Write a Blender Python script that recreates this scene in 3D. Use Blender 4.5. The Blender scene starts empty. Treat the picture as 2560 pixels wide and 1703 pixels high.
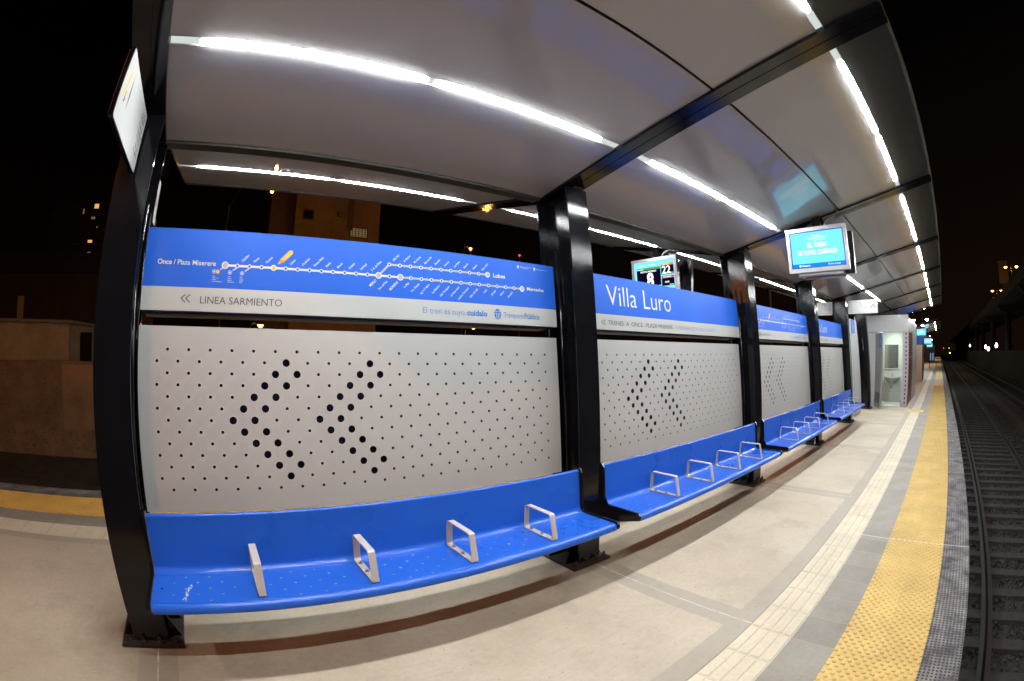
import bpy, bmesh, math, random
from mathutils import Matrix, Vector, Euler
random.seed(7)
PI = math.pi
sc = bpy.context.scene
COL = sc.collection

# ------------------------------------------------------------------ camera
cd = bpy.data.cameras.new('camera')
cam = bpy.data.objects.new('camera', cd)
COL.objects.link(cam)
sc.camera = cam
cd.type = 'PANO'
cd.panorama_type = 'FISHEYE_EQUISOLID'
cd.fisheye_lens = 16.718
cd.fisheye_fov = PI
cd.sensor_fit = 'HORIZONTAL'
cd.sensor_width = 36.0
cd.sensor_height = 24.0
cd.shift_x = 0.031495
cd.shift_y = -0.004161
cd.clip_start = 0.05
cd.clip_end = 2000
RM = Matrix(((0.84586625, -0.02507759, -0.53280522),
             (-0.53321175, -0.01356922, -0.84587298),
             (0.0139827, 0.99959341, -0.02484941)))
RM = Matrix((RM[0], RM[1], RM[2]))
# columns of RM are right, up, back
cam.matrix_world = Matrix.Translation((0.5688, -2.4376, 1.5995)) @ RM.to_4x4()

# ------------------------------------------------------------------ render / view
sc.render.engine = 'CYCLES'
sc.view_settings.view_transform = 'Standard'
sc.view_settings.look = 'None'
sc.view_settings.exposure = 0.0
sc.view_settings.gamma = 1.0
try:
    sc.cycles.use_denoising = True
    sc.cycles.denoiser = 'OPENIMAGEDENOISE'
    sc.cycles.denoising_prefilter = 'ACCURATE'
except Exception:
    pass
sc.cycles.max_bounces = 7
sc.cycles.diffuse_bounces = 1
sc.cycles.glossy_bounces = 4
sc.cycles.sample_clamp_indirect = 4.0
sc.cycles.caustics_reflective = False
sc.cycles.caustics_refractive = False

# ------------------------------------------------------------------ night sky
W = bpy.data.worlds.new('World')
sc.world = W
W.use_nodes = True
nt = W.node_tree
nt.nodes.clear()
wo = nt.nodes.new('ShaderNodeOutputWorld')
bg = nt.nodes.new('ShaderNodeBackground')
tc = nt.nodes.new('ShaderNodeTexCoord')
sx = nt.nodes.new('ShaderNodeSeparateXYZ')
nt.links.new(tc.outputs['Generated'], sx.inputs[0])
cr = nt.nodes.new('ShaderNodeValToRGB')
cr.color_ramp.elements[0].position = 0.0
cr.color_ramp.elements[0].color = (0.0066, 0.0032, 0.0017, 1)
cr.color_ramp.elements[1].position = 0.55
cr.color_ramp.elements[1].color = (0.0011, 0.0008, 0.0007, 1)
nt.links.new(sx.outputs['Z'], cr.inputs[0])
# the city glow sits beyond the viaduct (+x, -y); the other side is darker
dotv = nt.nodes.new('ShaderNodeVectorMath')
dotv.operation = 'DOT_PRODUCT'
dotv.inputs[1].default_value = (0.80, -0.60, 0)
nt.links.new(tc.outputs['Generated'], dotv.inputs[0])
mr = nt.nodes.new('ShaderNodeMapRange')
mr.inputs[1].default_value = -0.2
mr.inputs[2].default_value = 1.0
mr.inputs[3].default_value = 0.22
mr.inputs[4].default_value = 1.0
nt.links.new(dotv.outputs['Value'], mr.inputs[0])
nt.links.new(cr.outputs[0], bg.inputs['Color'])
nt.links.new(mr.outputs[0], bg.inputs['Strength'])
nt.links.new(bg.outputs[0], wo.inputs[0])

# ================================================================== materials
def nmat(name):
    m = bpy.data.materials.new(name)
    m.use_nodes = True
    return m, m.node_tree, m.node_tree.nodes['Principled BSDF']

def setp(b, **k):
    for a, v in k.items():
        a = a.replace('_', ' ')
        if a in b.inputs:
            b.inputs[a].default_value = v

def mat(name, color, rough=0.5, metal=0.0, var=0.0, vscale=4.0, bump=0.0, bscale=60.0, coat=0.0, crough=0.05, cior=1.5, spec=None, rvar=0.0):
    m, t, b = nmat(name)
    setp(b, Base_Color=(*color, 1), Roughness=rough, Metallic=metal, Coat_Weight=coat, Coat_Roughness=crough, Coat_IOR=cior)
    if spec is not None:
        setp(b, Specular_IOR_Level=spec)
    co = t.nodes.new('ShaderNodeTexCoord')
    if var or rvar:
        n = t.nodes.new('ShaderNodeTexNoise')
        n.inputs['Scale'].default_value = vscale
        n.inputs['Detail'].default_value = 6
        n.inputs['Roughness'].default_value = 0.62
        t.links.new(co.outputs['Object'], n.inputs['Vector'])
        if var:
            r = t.nodes.new('ShaderNodeValToRGB')
            r.color_ramp.elements[0].position = 0.3
            r.color_ramp.elements[1].position = 0.72
            r.color_ramp.elements[0].color = (*[c * (1 - var) for c in color], 1)
            r.color_ramp.elements[1].color = (*[min(1, c * (1 + var)) for c in color], 1)
            t.links.new(n.outputs['Fac'], r.inputs[0])
            t.links.new(r.outputs[0], b.inputs['Base Color'])
        if rvar:
            q = t.nodes.new('ShaderNodeMapRange')
            q.inputs[1].default_value = 0.3
            q.inputs[2].default_value = 0.7
            q.inputs[3].default_value = max(0.02, rough - rvar)
            q.inputs[4].default_value = rough + rvar
            t.links.new(n.outputs['Fac'], q.inputs[0])
            t.links.new(q.outputs[0], b.inputs['Roughness'])
    if bump:
        n2 = t.nodes.new('ShaderNodeTexNoise')
        n2.inputs['Scale'].default_value = bscale
        n2.inputs['Detail'].default_value = 4
        t.links.new(co.outputs['Object'], n2.inputs['Vector'])
        bp = t.nodes.new('ShaderNodeBump')
        bp.inputs['Strength'].default_value = bump
        bp.inputs['Distance'].default_value = 0.01
        t.links.new(n2.outputs['Fac'], bp.inputs['Height'])
        t.links.new(bp.outputs[0], b.inputs['Normal'])
        if coat:
            t.links.new(bp.outputs[0], b.inputs['Coat Normal'])
    return m

def emit(name, color, strength):
    m = bpy.data.materials.new(name)
    m.use_nodes = True
    t = m.node_tree
    t.nodes.clear()
    e = t.nodes.new('ShaderNodeEmission')
    o = t.nodes.new('ShaderNodeOutputMaterial')
    e.inputs[0].default_value = (*color, 1)
    e.inputs[1].default_value = strength
    t.links.new(e.outputs[0], o.inputs[0])
    return m

class NB:
    """small helper to write math chains in a material"""
    def __init__(s, t):
        s.t = t
    def m(s, op, a, b=None, c=None):
        n = s.t.nodes.new('ShaderNodeMath')
        n.operation = op
        for i, v in enumerate((a, b, c)):
            if v is None:
                continue
            if isinstance(v, (int, float)):
                n.inputs[i].default_value = v
            else:
                s.t.links.new(v, n.inputs[i])
        return n.outputs[0]
    def noise(s, vec, scale, detail=5, rough=0.6):
        n = s.t.nodes.new('ShaderNodeTexNoise')
        n.inputs['Scale'].default_value = scale
        n.inputs['Detail'].default_value = detail
        n.inputs['Roughness'].default_value = rough
        s.t.links.new(vec, n.inputs['Vector'])
        return n.outputs['Fac']
    def ramp(s, f, stops):
        r = s.t.nodes.new('ShaderNodeValToRGB')
        el = r.color_ramp.elements
        while len(el) < len(stops):
            el.new(0.5)
        for e, (p, c) in zip(el, stops):
            e.position = p
            e.color = (*c, 1) if len(c) == 3 else c
        s.t.links.new(f, r.inputs[0])
        return r.outputs[0]
    def mix(s, f, a, b, mode='MIX'):
        n = s.t.nodes.new('ShaderNodeMix')
        n.data_type = 'RGBA'
        n.blend_type = mode
        for i, v in ((0, f), (6, a), (7, b)):
            if isinstance(v, (int, float)):
                n.inputs[i].default_value = v
            elif isinstance(v, tuple):
                n.inputs[i].default_value = (*v, 1)
            else:
                s.t.links.new(v, n.inputs[i])
        return n.outputs[2]
    def maprange(s, f, a, b, c=0.0, d=1.0):
        n = s.t.nodes.new('ShaderNodeMapRange')
        n.inputs[1].default_value = a
        n.inputs[2].default_value = b
        n.inputs[3].default_value = c
        n.inputs[4].default_value = d
        s.t.links.new(f, n.inputs[0])
        return n.outputs[0]
    def bump(s, h, strength, dist, b):
        bp = s.t.nodes.new('ShaderNodeBump')
        bp.inputs['Strength'].default_value = strength
        bp.inputs['Distance'].default_value = dist
        s.t.links.new(h, bp.inputs['Height'])
        s.t.links.new(bp.outputs[0], b.inputs['Normal'])

def world_xyz(t):
    g = t.nodes.new('ShaderNodeNewGeometry')
    s = t.nodes.new('ShaderNodeSeparateXYZ')
    t.links.new(g.outputs['Position'], s.inputs[0])
    return g.outputs['Position'], s.outputs[0], s.outputs[1], s.outputs[2]

def mat_floor():
    m, t, b = nmat('concrete_floor')
    q = NB(t)
    P, x, y, z = world_xyz(t)
    n1 = q.noise(P, 0.9, 8, 0.62)
    n2 = q.noise(P, 26, 5, 0.7)
    base = q.ramp(n1, [(0.28, (0.37, 0.31, 0.235)), (0.5, (0.47, 0.40, 0.31)), (0.74, (0.54, 0.475, 0.38))])
    base = q.mix(q.maprange(n2, 0.35, 0.75, 0, 0.35), base, (0.30, 0.26, 0.20))
    # trowelled borders along the edges and beside the joints: greyer, smoother concrete
    wob = q.m('MULTIPLY', q.m('SUBTRACT', q.noise(P, 9, 3), 0.5), 0.02)
    fx = q.m('ADD', x, 0.0 + 1.5 - 0.03)
    dx = q.m('ABSOLUTE', q.m('SUBTRACT', q.m('FLOORED_MODULO', fx, 3.0), 1.5))
    bandx = q.m('LESS_THAN', q.m('ADD', dx, wob), 0.115)
    ye = q.m('ADD', y, wob)
    bandy = q.m('MAXIMUM', q.m('LESS_THAN', ye, -1.42), q.m('GREATER_THAN', ye, 1.24))
    band = q.m('MAXIMUM', bandx, bandy)
    base = q.mix(q.m('MULTIPLY', band, 0.62), base, (0.31, 0.282, 0.24))
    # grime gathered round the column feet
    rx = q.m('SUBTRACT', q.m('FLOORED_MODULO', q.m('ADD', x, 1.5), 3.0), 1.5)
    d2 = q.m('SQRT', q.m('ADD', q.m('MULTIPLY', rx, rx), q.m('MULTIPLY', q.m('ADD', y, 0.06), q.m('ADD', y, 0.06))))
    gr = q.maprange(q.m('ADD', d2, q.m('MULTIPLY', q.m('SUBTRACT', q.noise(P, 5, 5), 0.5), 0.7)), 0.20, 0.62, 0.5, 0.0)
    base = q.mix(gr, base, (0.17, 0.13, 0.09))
    # worn chalk line in the joint
    ch = q.m('MULTIPLY', q.m('LESS_THAN', dx, 0.0045), q.maprange(q.noise(P, 14, 4), 0.35, 0.6, 0.15, 0.9))
    base = q.mix(ch, base, (0.62, 0.58, 0.54))
    # footprints, scuffs and rusty specks
    sp = q.maprange(q.noise(P, 42, 2, 0.5), 0.70, 0.73, 0, 0.7)
    base = q.mix(sp, base, (0.14, 0.10, 0.07))
    st = q.maprange(q.noise(P, 2.3, 6, 0.7), 0.53, 0.70, 0, 0.30)
    base = q.mix(st, base, (0.23, 0.195, 0.15))
    sc2 = t.nodes.new('ShaderNodeMapping')
    sc2.inputs['Scale'].default_value = (2, 60, 1)
    t.links.new(P, sc2.inputs[0])
    br = q.noise(sc2.outputs[0], 2.0, 4, 0.6)
    base = q.mix(q.maprange(br, 0.4, 0.7, 0, 0.12), base, (0.2, 0.17, 0.13))
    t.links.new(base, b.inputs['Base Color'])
    setp(b, Roughness=0.62, Specular_IOR_Level=0.35)
    q.bump(q.m('ADD', n2, q.m('MULTIPLY', br, 0.6)), 0.25, 0.004, b)
    return m

def mat_tile(name, c, var, tile=0.3, y0=0.0, joint=0.004, jcol=(0.2, 0.18, 0.14), grain=40, rough=0.6, tone=0.16, x0=0.0):
    """paving tiles laid on a 0.3 m grid: each tile slightly different, thin joints"""
    m, t, b = nmat(name)
    q = NB(t)
    P, x, y, z = world_xyz(t)
    u = q.m('DIVIDE', q.m('SUBTRACT', x, x0), tile)
    v = q.m('DIVIDE', q.m('SUBTRACT', y, y0), tile)
    wn = t.nodes.new('ShaderNodeTexWhiteNoise')
    wn.noise_dimensions = '2D'
    cb = t.nodes.new('ShaderNodeCombineXYZ')
    t.links.new(q.m('FLOOR', u), cb.inputs[0])
    t.links.new(q.m('FLOOR', v), cb.inputs[1])
    t.links.new(cb.outputs[0], wn.inputs['Vector'])
    n = q.noise(P, grain, 5, 0.65)
    n0 = q.noise(P, 3.1, 6, 0.62)
    base = q.ramp(n0, [(0.3, tuple(k * (1 - var) for k in c)), (0.7, tuple(min(1, k * (1 + var)) for k in c))])
    base = q.mix(q.maprange(wn.outputs['Value'], 0, 1, 0, tone), base, tuple(k * 0.55 for k in c))
    base = q.mix(q.maprange(n, 0.4, 0.75, 0, 0.28), base, tuple(k * 0.5 for k in c))
    gm = q.maprange(q.noise(P, 1.7, 8, 0.72), 0.54, 0.74, 0, 0.42)
    base = q.mix(gm, base, (0.20 * c[0] / 0.4, 0.15 * c[1] / 0.4 + 0.02, 0.055 + 0.1 * c[2]))
    fu = q.m('ABSOLUTE', q.m('SUBTRACT', q.m('FRACT', u), 0.5))
    fv = q.m('ABSOLUTE', q.m('SUBTRACT', q.m('FRACT', v), 0.5))
    jt = q.m('GREATER_THAN', q.m('MAXIMUM', fu, fv), 0.5 - joint / tile)
    base = q.mix(q.m('MULTIPLY', jt, 0.8), base, jcol)
    # chalk line across the edge tiles
    ch = q.m('LESS_THAN', q.m('ABSOLUTE', q.m('SUBTRACT', x, 4.9)), 0.006)
    base = q.mix(q.m('MULTIPLY', ch, 0.7), base, (0.66, 0.62, 0.56))
    t.links.new(base, b.inputs['Base Color'])
    setp(b, Roughness=rough, Specular_IOR_Level=0.35)
    q.bump(q.m('SUBTRACT', n, q.m('MULTIPLY', jt, 1.5)), 0.25, 0.003, b)
    return m

def mat_edge():
    """dark anti-slip edge tile: a fine grid of small square studs, scuffed pale on top"""
    m, t, b = nmat('anti_slip_edge')
    q = NB(t)
    P, x, y, z = world_xyz(t)
    p = 0.03
    fu = q.m('ABSOLUTE', q.m('SUBTRACT', q.m('FRACT', q.m('DIVIDE', x, p)), 0.5))
    fv = q.m('ABSOLUTE', q.m('SUBTRACT', q.m('FRACT', q.m('DIVIDE', q.m('ADD', y, 0.005), p)), 0.5))
    hole = q.m('LESS_THAN', q.m('MAXIMUM', fu, fv), 0.27)
    n = q.noise(P, 5.5, 6, 0.65)
    line = q.ramp(n, [(0.36, (0.045, 0.043, 0.052)), (0.5, (0.16, 0.15, 0.148)), (0.66, (0.30, 0.28, 0.255))])
    base = q.mix(hole, line, (0.04, 0.038, 0.045))
    ch = q.m('LESS_THAN', q.m('ABSOLUTE', q.m('SUBTRACT', x, 4.9)), 0.006)
    base = q.mix(q.m('MULTIPLY', ch, 0.7), base, (0.66, 0.62, 0.56))
    t.links.new(base, b.inputs['Base Color'])
    setp(b, Roughness=0.65, Specular_IOR_Level=0.3)
    q.bump(hole, 0.5, 0.004, b)
    return m

def mat_wall(name, c, dirt=(0.02, 0.015, 0.012), amount=0.6, scale=2.0):
    m, t, b = nmat(name)
    q = NB(t)
    P, x, y, z = world_xyz(t)
    n = q.noise(P, scale, 8, 0.7)
    n2 = q.noise(P, scale * 9, 5, 0.7)
    base = q.ramp(n, [(0.3, tuple(k * 0.6 for k in c)), (0.6, c)])
    base = q.mix(q.maprange(n2, 0.55, 0.68, 0, amount), base, dirt)
    t.links.new(base, b.inputs['Base Color'])
    setp(b, Roughness=0.9)
    q.bump(n2, 0.4, 0.02, b)
    return m

M = {}
M['floor'] = mat_floor()
M['yellow'] = mat_tile('yellow_tactile_tile', (0.66, 0.465, 0.155), 0.13, y0=-2.166 - 0.6, joint=0.0022, jcol=(0.5, 0.36, 0.15), tone=0.26, x0=0.01)
M['cream'] = mat_tile('cream_guide_tile', (0.62, 0.55, 0.42), 0.10, y0=-1.867, joint=0.0025, jcol=(0.42, 0.36, 0.26), tone=0.22, x0=0.01)
M['grey_paver'] = mat_tile('grey_paver', (0.29, 0.262, 0.222), 0.16, y0=-2.166, joint=0.004, jcol=(0.30, 0.26, 0.19), tone=0.45, x0=0.01)
M['yellow_r'] = mat_tile('yellow_tactile_tile_rear', (0.66, 0.41, 0.10), 0.16, y0=1.92, joint=0.002, jcol=(0.5, 0.36, 0.15), tone=0.12)
M['cream_r'] = mat_tile('cream_guide_tile_rear', (0.62, 0.55, 0.42), 0.10, y0=1.36, joint=0.003, jcol=(0.3, 0.26, 0.2), tone=0.10)
M['grey_r'] = mat_tile('grey_paver_rear', (0.29, 0.262, 0.222), 0.16, y0=1.65, joint=0.004, tone=0.25)
M['edge'] = mat_edge()
M['concrete'] = mat('rough_concrete', (0.22, 0.20, 0.17), 0.85, var=0.35, vscale=3, bump=0.5, bscale=30)
M['black'] = mat('black_gloss_paint', (0.006, 0.006, 0.008), 0.10, var=0.3, vscale=3, bump=0.03, bscale=260, rvar=0.03, spec=0.36)
M['black_matt'] = mat('black_satin_paint', (0.014, 0.014, 0.016), 0.42, bump=0.05, bscale=200)
M['dirty_black'] = mat('scuffed_black_plate', (0.022, 0.02, 0.019), 0.5, var=0.6, vscale=14, bump=0.2, bscale=80)
M['rust'] = mat('rusty_bolt', (0.10, 0.055, 0.03), 0.6, metal=0.6, var=0.5, vscale=40)
M['ceiling'] = mat('ceiling_composite', (0.74, 0.715, 0.69), 0.5, var=0.04, vscale=1.6, bump=0.003, bscale=1.1, coat=1.0, crough=0.02, cior=1.72, spec=0.1)
M['ceiling_dark'] = mat('soffit_dark', (0.04, 0.043, 0.047), 0.35, var=0.1, vscale=2, coat=0.3, crough=0.1)
M['gutter'] = mat('gutter_grey_paint', (0.035, 0.034, 0.032), 0.45, var=0.1, vscale=5)
M['roof'] = mat('roof_sheet', (0.10, 0.10, 0.10), 0.6, var=0.2)
M['panel'] = mat('panel_powder_coat', (0.44, 0.43, 0.415), 0.33, var=0.04, vscale=1.2, bump=0.05, bscale=420, coat=0.25, crough=0.16)
M['navy'] = mat('navy_backing', (0.006, 0.010, 0.05), 0.5)
M['blue_sign'] = mat('blue_vinyl', (0.015, 0.108, 0.57), 0.42, var=0.05, vscale=3, bump=0.04, bscale=500, spec=0.3)
M['white_sign'] = mat('white_vinyl', (0.445, 0.445, 0.43), 0.36, var=0.02)
M['white_ink'] = mat('white_lettering', (0.60, 0.61, 0.61), 0.4)
M['grey_ink'] = mat('grey_lettering', (0.055, 0.05, 0.062), 0.5)
M['pale_ink'] = mat('pale_grey_lettering', (0.37, 0.385, 0.37), 0.4)
M['blue_ink'] = mat('blue_lettering', (0.02, 0.16, 0.52), 0.4)
M['lilac_ink'] = mat('lilac_lettering', (0.22, 0.25, 0.50), 0.4)
M['orange_ink'] = mat('orange_print', (0.78, 0.42, 0.02), 0.4)
M['alu'] = mat('aluminium', (0.62, 0.62, 0.63), 0.33, metal=0.85, var=0.04, vscale=20)
M['bench'] = mat('bench_blue_enamel', (0.018, 0.112, 0.59), 0.30, var=0.05, vscale=2.0, bump=0.012, bscale=6, coat=0.55, crough=0.05, rvar=0.05, spec=0.2)
M['arm'] = mat('armrest_powder_coat', (0.49, 0.46, 0.44), 0.35, var=0.05)
M['steel'] = mat('zinc_bolt', (0.5, 0.49, 0.47), 0.3, metal=1.0)
M['scratch'] = mat('worn_paint', (0.66, 0.68, 0.72), 0.6)
M['tube'] = emit('lit_tube', (0.95, 0.99, 1.0), 156.0)
M['diffuser'] = emit('lit_diffuser', (0.86, 0.95, 0.88), 0.75)
M['channel'] = mat('lamp_channel', (0.6, 0.62, 0.6), 0.4)
M['tv'] = mat('monitor_case', (0.40, 0.385, 0.38), 0.28, metal=0.3, var=0.05, coat=0.3)
M['tv_back'] = mat('monitor_back', (0.035, 0.034, 0.036), 0.22, var=0.1, coat=0.4)
M['scr_cyan'] = emit('screen_cyan', (0.19, 0.80, 1.0), 1.3)
M['scr_blue'] = emit('screen_blue', (0.02, 0.30, 0.85), 1.0)
M['scr_frame'] = emit('screen_edge', (0.02, 0.03, 0.75), 0.8)
M['scr_white'] = emit('screen_white', (1, 1, 1), 1.5)
M['scr_black'] = emit('screen_black', (0.006, 0.003, 0.02), 1.0)
M['scr_green'] = emit('screen_green', (0.12, 0.40, 0.13), 1.0)
M['scr_orange'] = emit('screen_orange', (0.95, 0.36, 0.08), 1.0)
M['scr_red'] = emit('screen_red', (0.85, 0.07, 0.12), 1.0)
M['cable'] = mat('grey_cable', (0.20, 0.19, 0.18), 0.5)
M['cabin'] = mat('cabin_sheet', (0.46, 0.46, 0.46), 0.36, var=0.05, vscale=3, coat=0.2)
M['cabin_lilac'] = mat('cabin_pilaster', (0.40, 0.37, 0.41), 0.4, var=0.05)
M['room'] = mat('white_room', (0.74, 0.76, 0.70), 0.45, var=0.03)
M['ceramic'] = mat('white_ceramic', (0.72, 0.72, 0.70), 0.12, var=0.02)
M['mirror'] = mat('mirror_glass', (0.42, 0.40, 0.36), 0.12, metal=0.8)
M['chrome'] = mat('chrome', (0.7, 0.7, 0.7), 0.12, metal=1.0)
M['door'] = mat('grey_door', (0.27, 0.27, 0.28), 0.38, var=0.06)
M['slat'] = mat('brown_slat', (0.15, 0.065, 0.03), 0.45, var=0.2, vscale=12)
M['dark'] = mat('dark_gap', (0.008, 0.008, 0.008), 0.8)
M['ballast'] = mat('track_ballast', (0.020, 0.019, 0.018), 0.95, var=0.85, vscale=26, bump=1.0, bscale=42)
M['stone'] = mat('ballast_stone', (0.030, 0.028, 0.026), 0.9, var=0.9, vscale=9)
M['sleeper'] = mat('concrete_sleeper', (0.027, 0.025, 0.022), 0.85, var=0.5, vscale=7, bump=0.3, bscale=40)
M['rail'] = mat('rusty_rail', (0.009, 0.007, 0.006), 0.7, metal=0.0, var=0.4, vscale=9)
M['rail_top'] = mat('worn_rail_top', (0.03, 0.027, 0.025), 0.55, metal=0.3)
M['soil'] = mat('dark_soil', (0.035, 0.028, 0.02), 0.95, var=0.5, vscale=3, bump=0.6, bscale=12)
M['old_wall'] = mat_wall('stained_wall', (0.26, 0.155, 0.085), amount=0.8, scale=1.6)
M['plaster'] = mat_wall('plaster_wall', (0.42, 0.34, 0.20), amount=0.25, scale=0.8)
M['plaster_grey'] = mat_wall('grey_plaster', (0.24, 0.23, 0.20), amount=0.3, scale=0.8)
M['facade'] = mat_wall('ochre_facade', (0.40, 0.26, 0.14), amount=0.12, scale=0.35)
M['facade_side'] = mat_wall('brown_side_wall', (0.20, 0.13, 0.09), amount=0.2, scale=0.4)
M['dark_brick'] = mat_wall('dark_brick', (0.05, 0.03, 0.02), amount=0.4, scale=0.9)
M['tower'] = mat('tower_render', (0.10, 0.075, 0.06), 0.9, var=0.3)
M['slab'] = mat('tower_slab_edge', (0.22, 0.10, 0.06), 0.9)
M['glass'] = mat('dark_window', (0.012, 0.012, 0.015), 0.15)
M['lit_window'] = emit('lit_window', (1.0, 0.50, 0.14), 0.9)
M['lit_window2'] = emit('lit_window_faint', (0.9, 0.62, 0.24), 0.16)
M['lit_window3'] = emit('lit_window_dim', (0.9, 0.35, 0.10), 0.03)
M['grille'] = mat('iron_grille', (0.015, 0.012, 0.01), 0.6)
M['sodium'] = emit('sodium_lamp', (1.0, 0.40, 0.07), 14.0)
M['whitelamp'] = emit('white_lamp', (0.9, 0.93, 1.0), 10.0)
M['redlamp'] = emit('red_lamp', (1.0, 0.04, 0.05), 5.0)
M['greenlamp'] = emit('green_lamp', (0.35, 1.0, 0.12), 4.0)
M['pole'] = mat('lamp_pole', (0.02, 0.02, 0.02), 0.7, var=0.2)
M['viaduct'] = mat('viaduct_concrete', (0.016, 0.015, 0.014), 0.9, var=0.3, vscale=0.4)
M['leaf'] = mat('leaf', (0.035, 0.05, 0.02), 0.7, var=0.4, vscale=2)
M['bark'] = mat('bark', (0.05, 0.035, 0.025), 0.9)
M['blue_plate'] = mat('blue_enamel_plate', (0.018, 0.09, 0.42), 0.35)

# ================================================================== geometry helpers
class MB:
    def __init__(s):
        s.v, s.f, s.smooth = [], [], False
    def quad(s, a, b, c, d):
        i = len(s.v)
        s.v += [a, b, c, d]
        s.f.append((i, i + 1, i + 2, i + 3))
    def poly(s, pts):
        i = len(s.v)
        s.v += list(pts)
        s.f.append(tuple(range(i, i + len(pts))))
    def box(s, x0, x1, y0, y1, z0, z1):
        i = len(s.v)
        s.v += [(x, y, z) for x in (x0, x1) for y in (y0, y1) for z in (z0, z1)]
        for q in ((0, 1, 3, 2), (4, 6, 7, 5), (0, 4, 5, 1), (2, 3, 7, 6), (0, 2, 6, 4), (1, 5, 7, 3)):
            s.f.append(tuple(i + k for k in q))
        return s
    def hexa(s, p):
        """8 points: bottom 4 (ccw), top 4"""
        i = len(s.v)
        s.v += list(p)
        for q in ((3, 2, 1, 0), (4, 5, 6, 7), (0, 1, 5, 4), (1, 2, 6, 5), (2, 3, 7, 6), (3, 0, 4, 7)):
            s.f.append(tuple(i + k for k in q))
        return s
    def prism_x(s, prof, x0, x1):
        """closed (y,z) outline extruded along x"""
        n = len(prof)
        i = len(s.v)
        s.v += [(x0, y, z) for y, z in prof] + [(x1, y, z) for y, z in prof]
        for k in range(n):
            k2 = (k + 1) % n
            s.f.append((i + k, i + k2, i + n + k2, i + n + k))
        s.f.append(tuple(i + k for k in reversed(range(n))))
        s.f.append(tuple(i + n + k for k in range(n)))
        return s
    def tube(s, pts, r, n=8, caps=True):
        pts = [Vector(p) for p in pts]
        rings = []
        for k, p in enumerate(pts):
            d = (pts[min(k + 1, len(pts) - 1)] - pts[max(k - 1, 0)]).normalized()
            a = Vector((0, 0, 1)) if abs(d.z) < 0.9 else Vector((1, 0, 0))
            u = d.cross(a).normalized()
            w = d.cross(u)
            rr = r[k] if isinstance(r, (list, tuple)) else r
            i = len(s.v)
            s.v += [tuple(p + rr * (math.cos(2 * PI * j / n) * u + math.sin(2 * PI * j / n) * w)) for j in range(n)]
            rings.append(i)
        for a, b in zip(rings, rings[1:]):
            for j in range(n):
                j2 = (j + 1) % n
                s.f.append((a + j, b + j, b + j2, a + j2))
        if caps:
            s.f.append(tuple(rings[0] + j for j in range(n)))
            s.f.append(tuple(rings[-1] + j for j in reversed(range(n))))
        return s
    def disc(s, c, r, ax_u, ax_v, n=20, r0=0.0):
        c, u, w = Vector(c), Vector(ax_u), Vector(ax_v)
        if r0 <= 0:
            s.poly([tuple(c + r * (math.cos(2 * PI * j / n) * u + math.sin(2 * PI * j / n) * w)) for j in range(n)])
        else:
            i = len(s.v)
            for rr in (r0, r):
                s.v += [tuple(c + rr * (math.cos(2 * PI * j / n) * u + math.sin(2 * PI * j / n) * w)) for j in range(n)]
            for j in range(n):
                j2 = (j + 1) % n
                s.f.append((i + j, i + n + j, i + n + j2, i + j2))
        return s
    def build(s, name, m, parent=None, bevel=0.0, smooth=False, seg=2):
        me = bpy.data.meshes.new(name)
        me.from_pydata(s.v, [], s.f)
        bm = bmesh.new()
        bm.from_mesh(me)
        bmesh.ops.recalc_face_normals(bm, faces=bm.faces)
        if bevel:
            bmesh.ops.bevel(bm, geom=list(bm.edges), offset=bevel, segments=seg, affect='EDGES', clamp_overlap=True)
        bm.to_mesh(me)
        bm.free()
        if smooth:
            me.polygons.foreach_set('use_smooth', [True] * len(me.polygons))
        me.materials.append(M[m] if isinstance(m, str) else m)
        o = bpy.data.objects.new(name, me)
        COL.objects.link(o)
        if parent is not None:
            o.parent = parent
        return o

def box(name, m, x0, x1, y0, y1, z0, z1, parent=None, bevel=0.0):
    return MB().box(x0, x1, y0, y1, z0, z1).build(name, m, parent, bevel)

def tag(o, label, cat, group=None):
    o['label'] = label
    o['category'] = cat
    if group:
        o['group'] = group
    return o

def thing(name, label, cat, loc=(0, 0, 0), rot=(0, 0, 0), group=None):
    o = bpy.data.objects.new(name, None)
    o.empty_display_size = 0.1
    COL.objects.link(o)
    o.location = loc
    o.rotation_euler = rot
    return tag(o, label, cat, group)

def struct(o, kind='structure'):
    o['kind'] = kind
    return o

def copy_tree(o, loc=None, label=None, group=None, parent=None):
    c = o.copy()
    COL.objects.link(c)
    if parent is not None:
        c.parent = parent
    if loc is not None:
        c.location = loc
    if label:
        c['label'] = label
    if group:
        c['group'] = group
    for ch in list(o.children):
        copy_tree(ch, parent=c)
    return c

# the shelter leans back from the track by this much; its own things live in this tilted frame
AL = math.radians(5.898)
LEAN = (-AL, 0, 0)
CA, SA = math.cos(AL), math.sin(AL)

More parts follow.
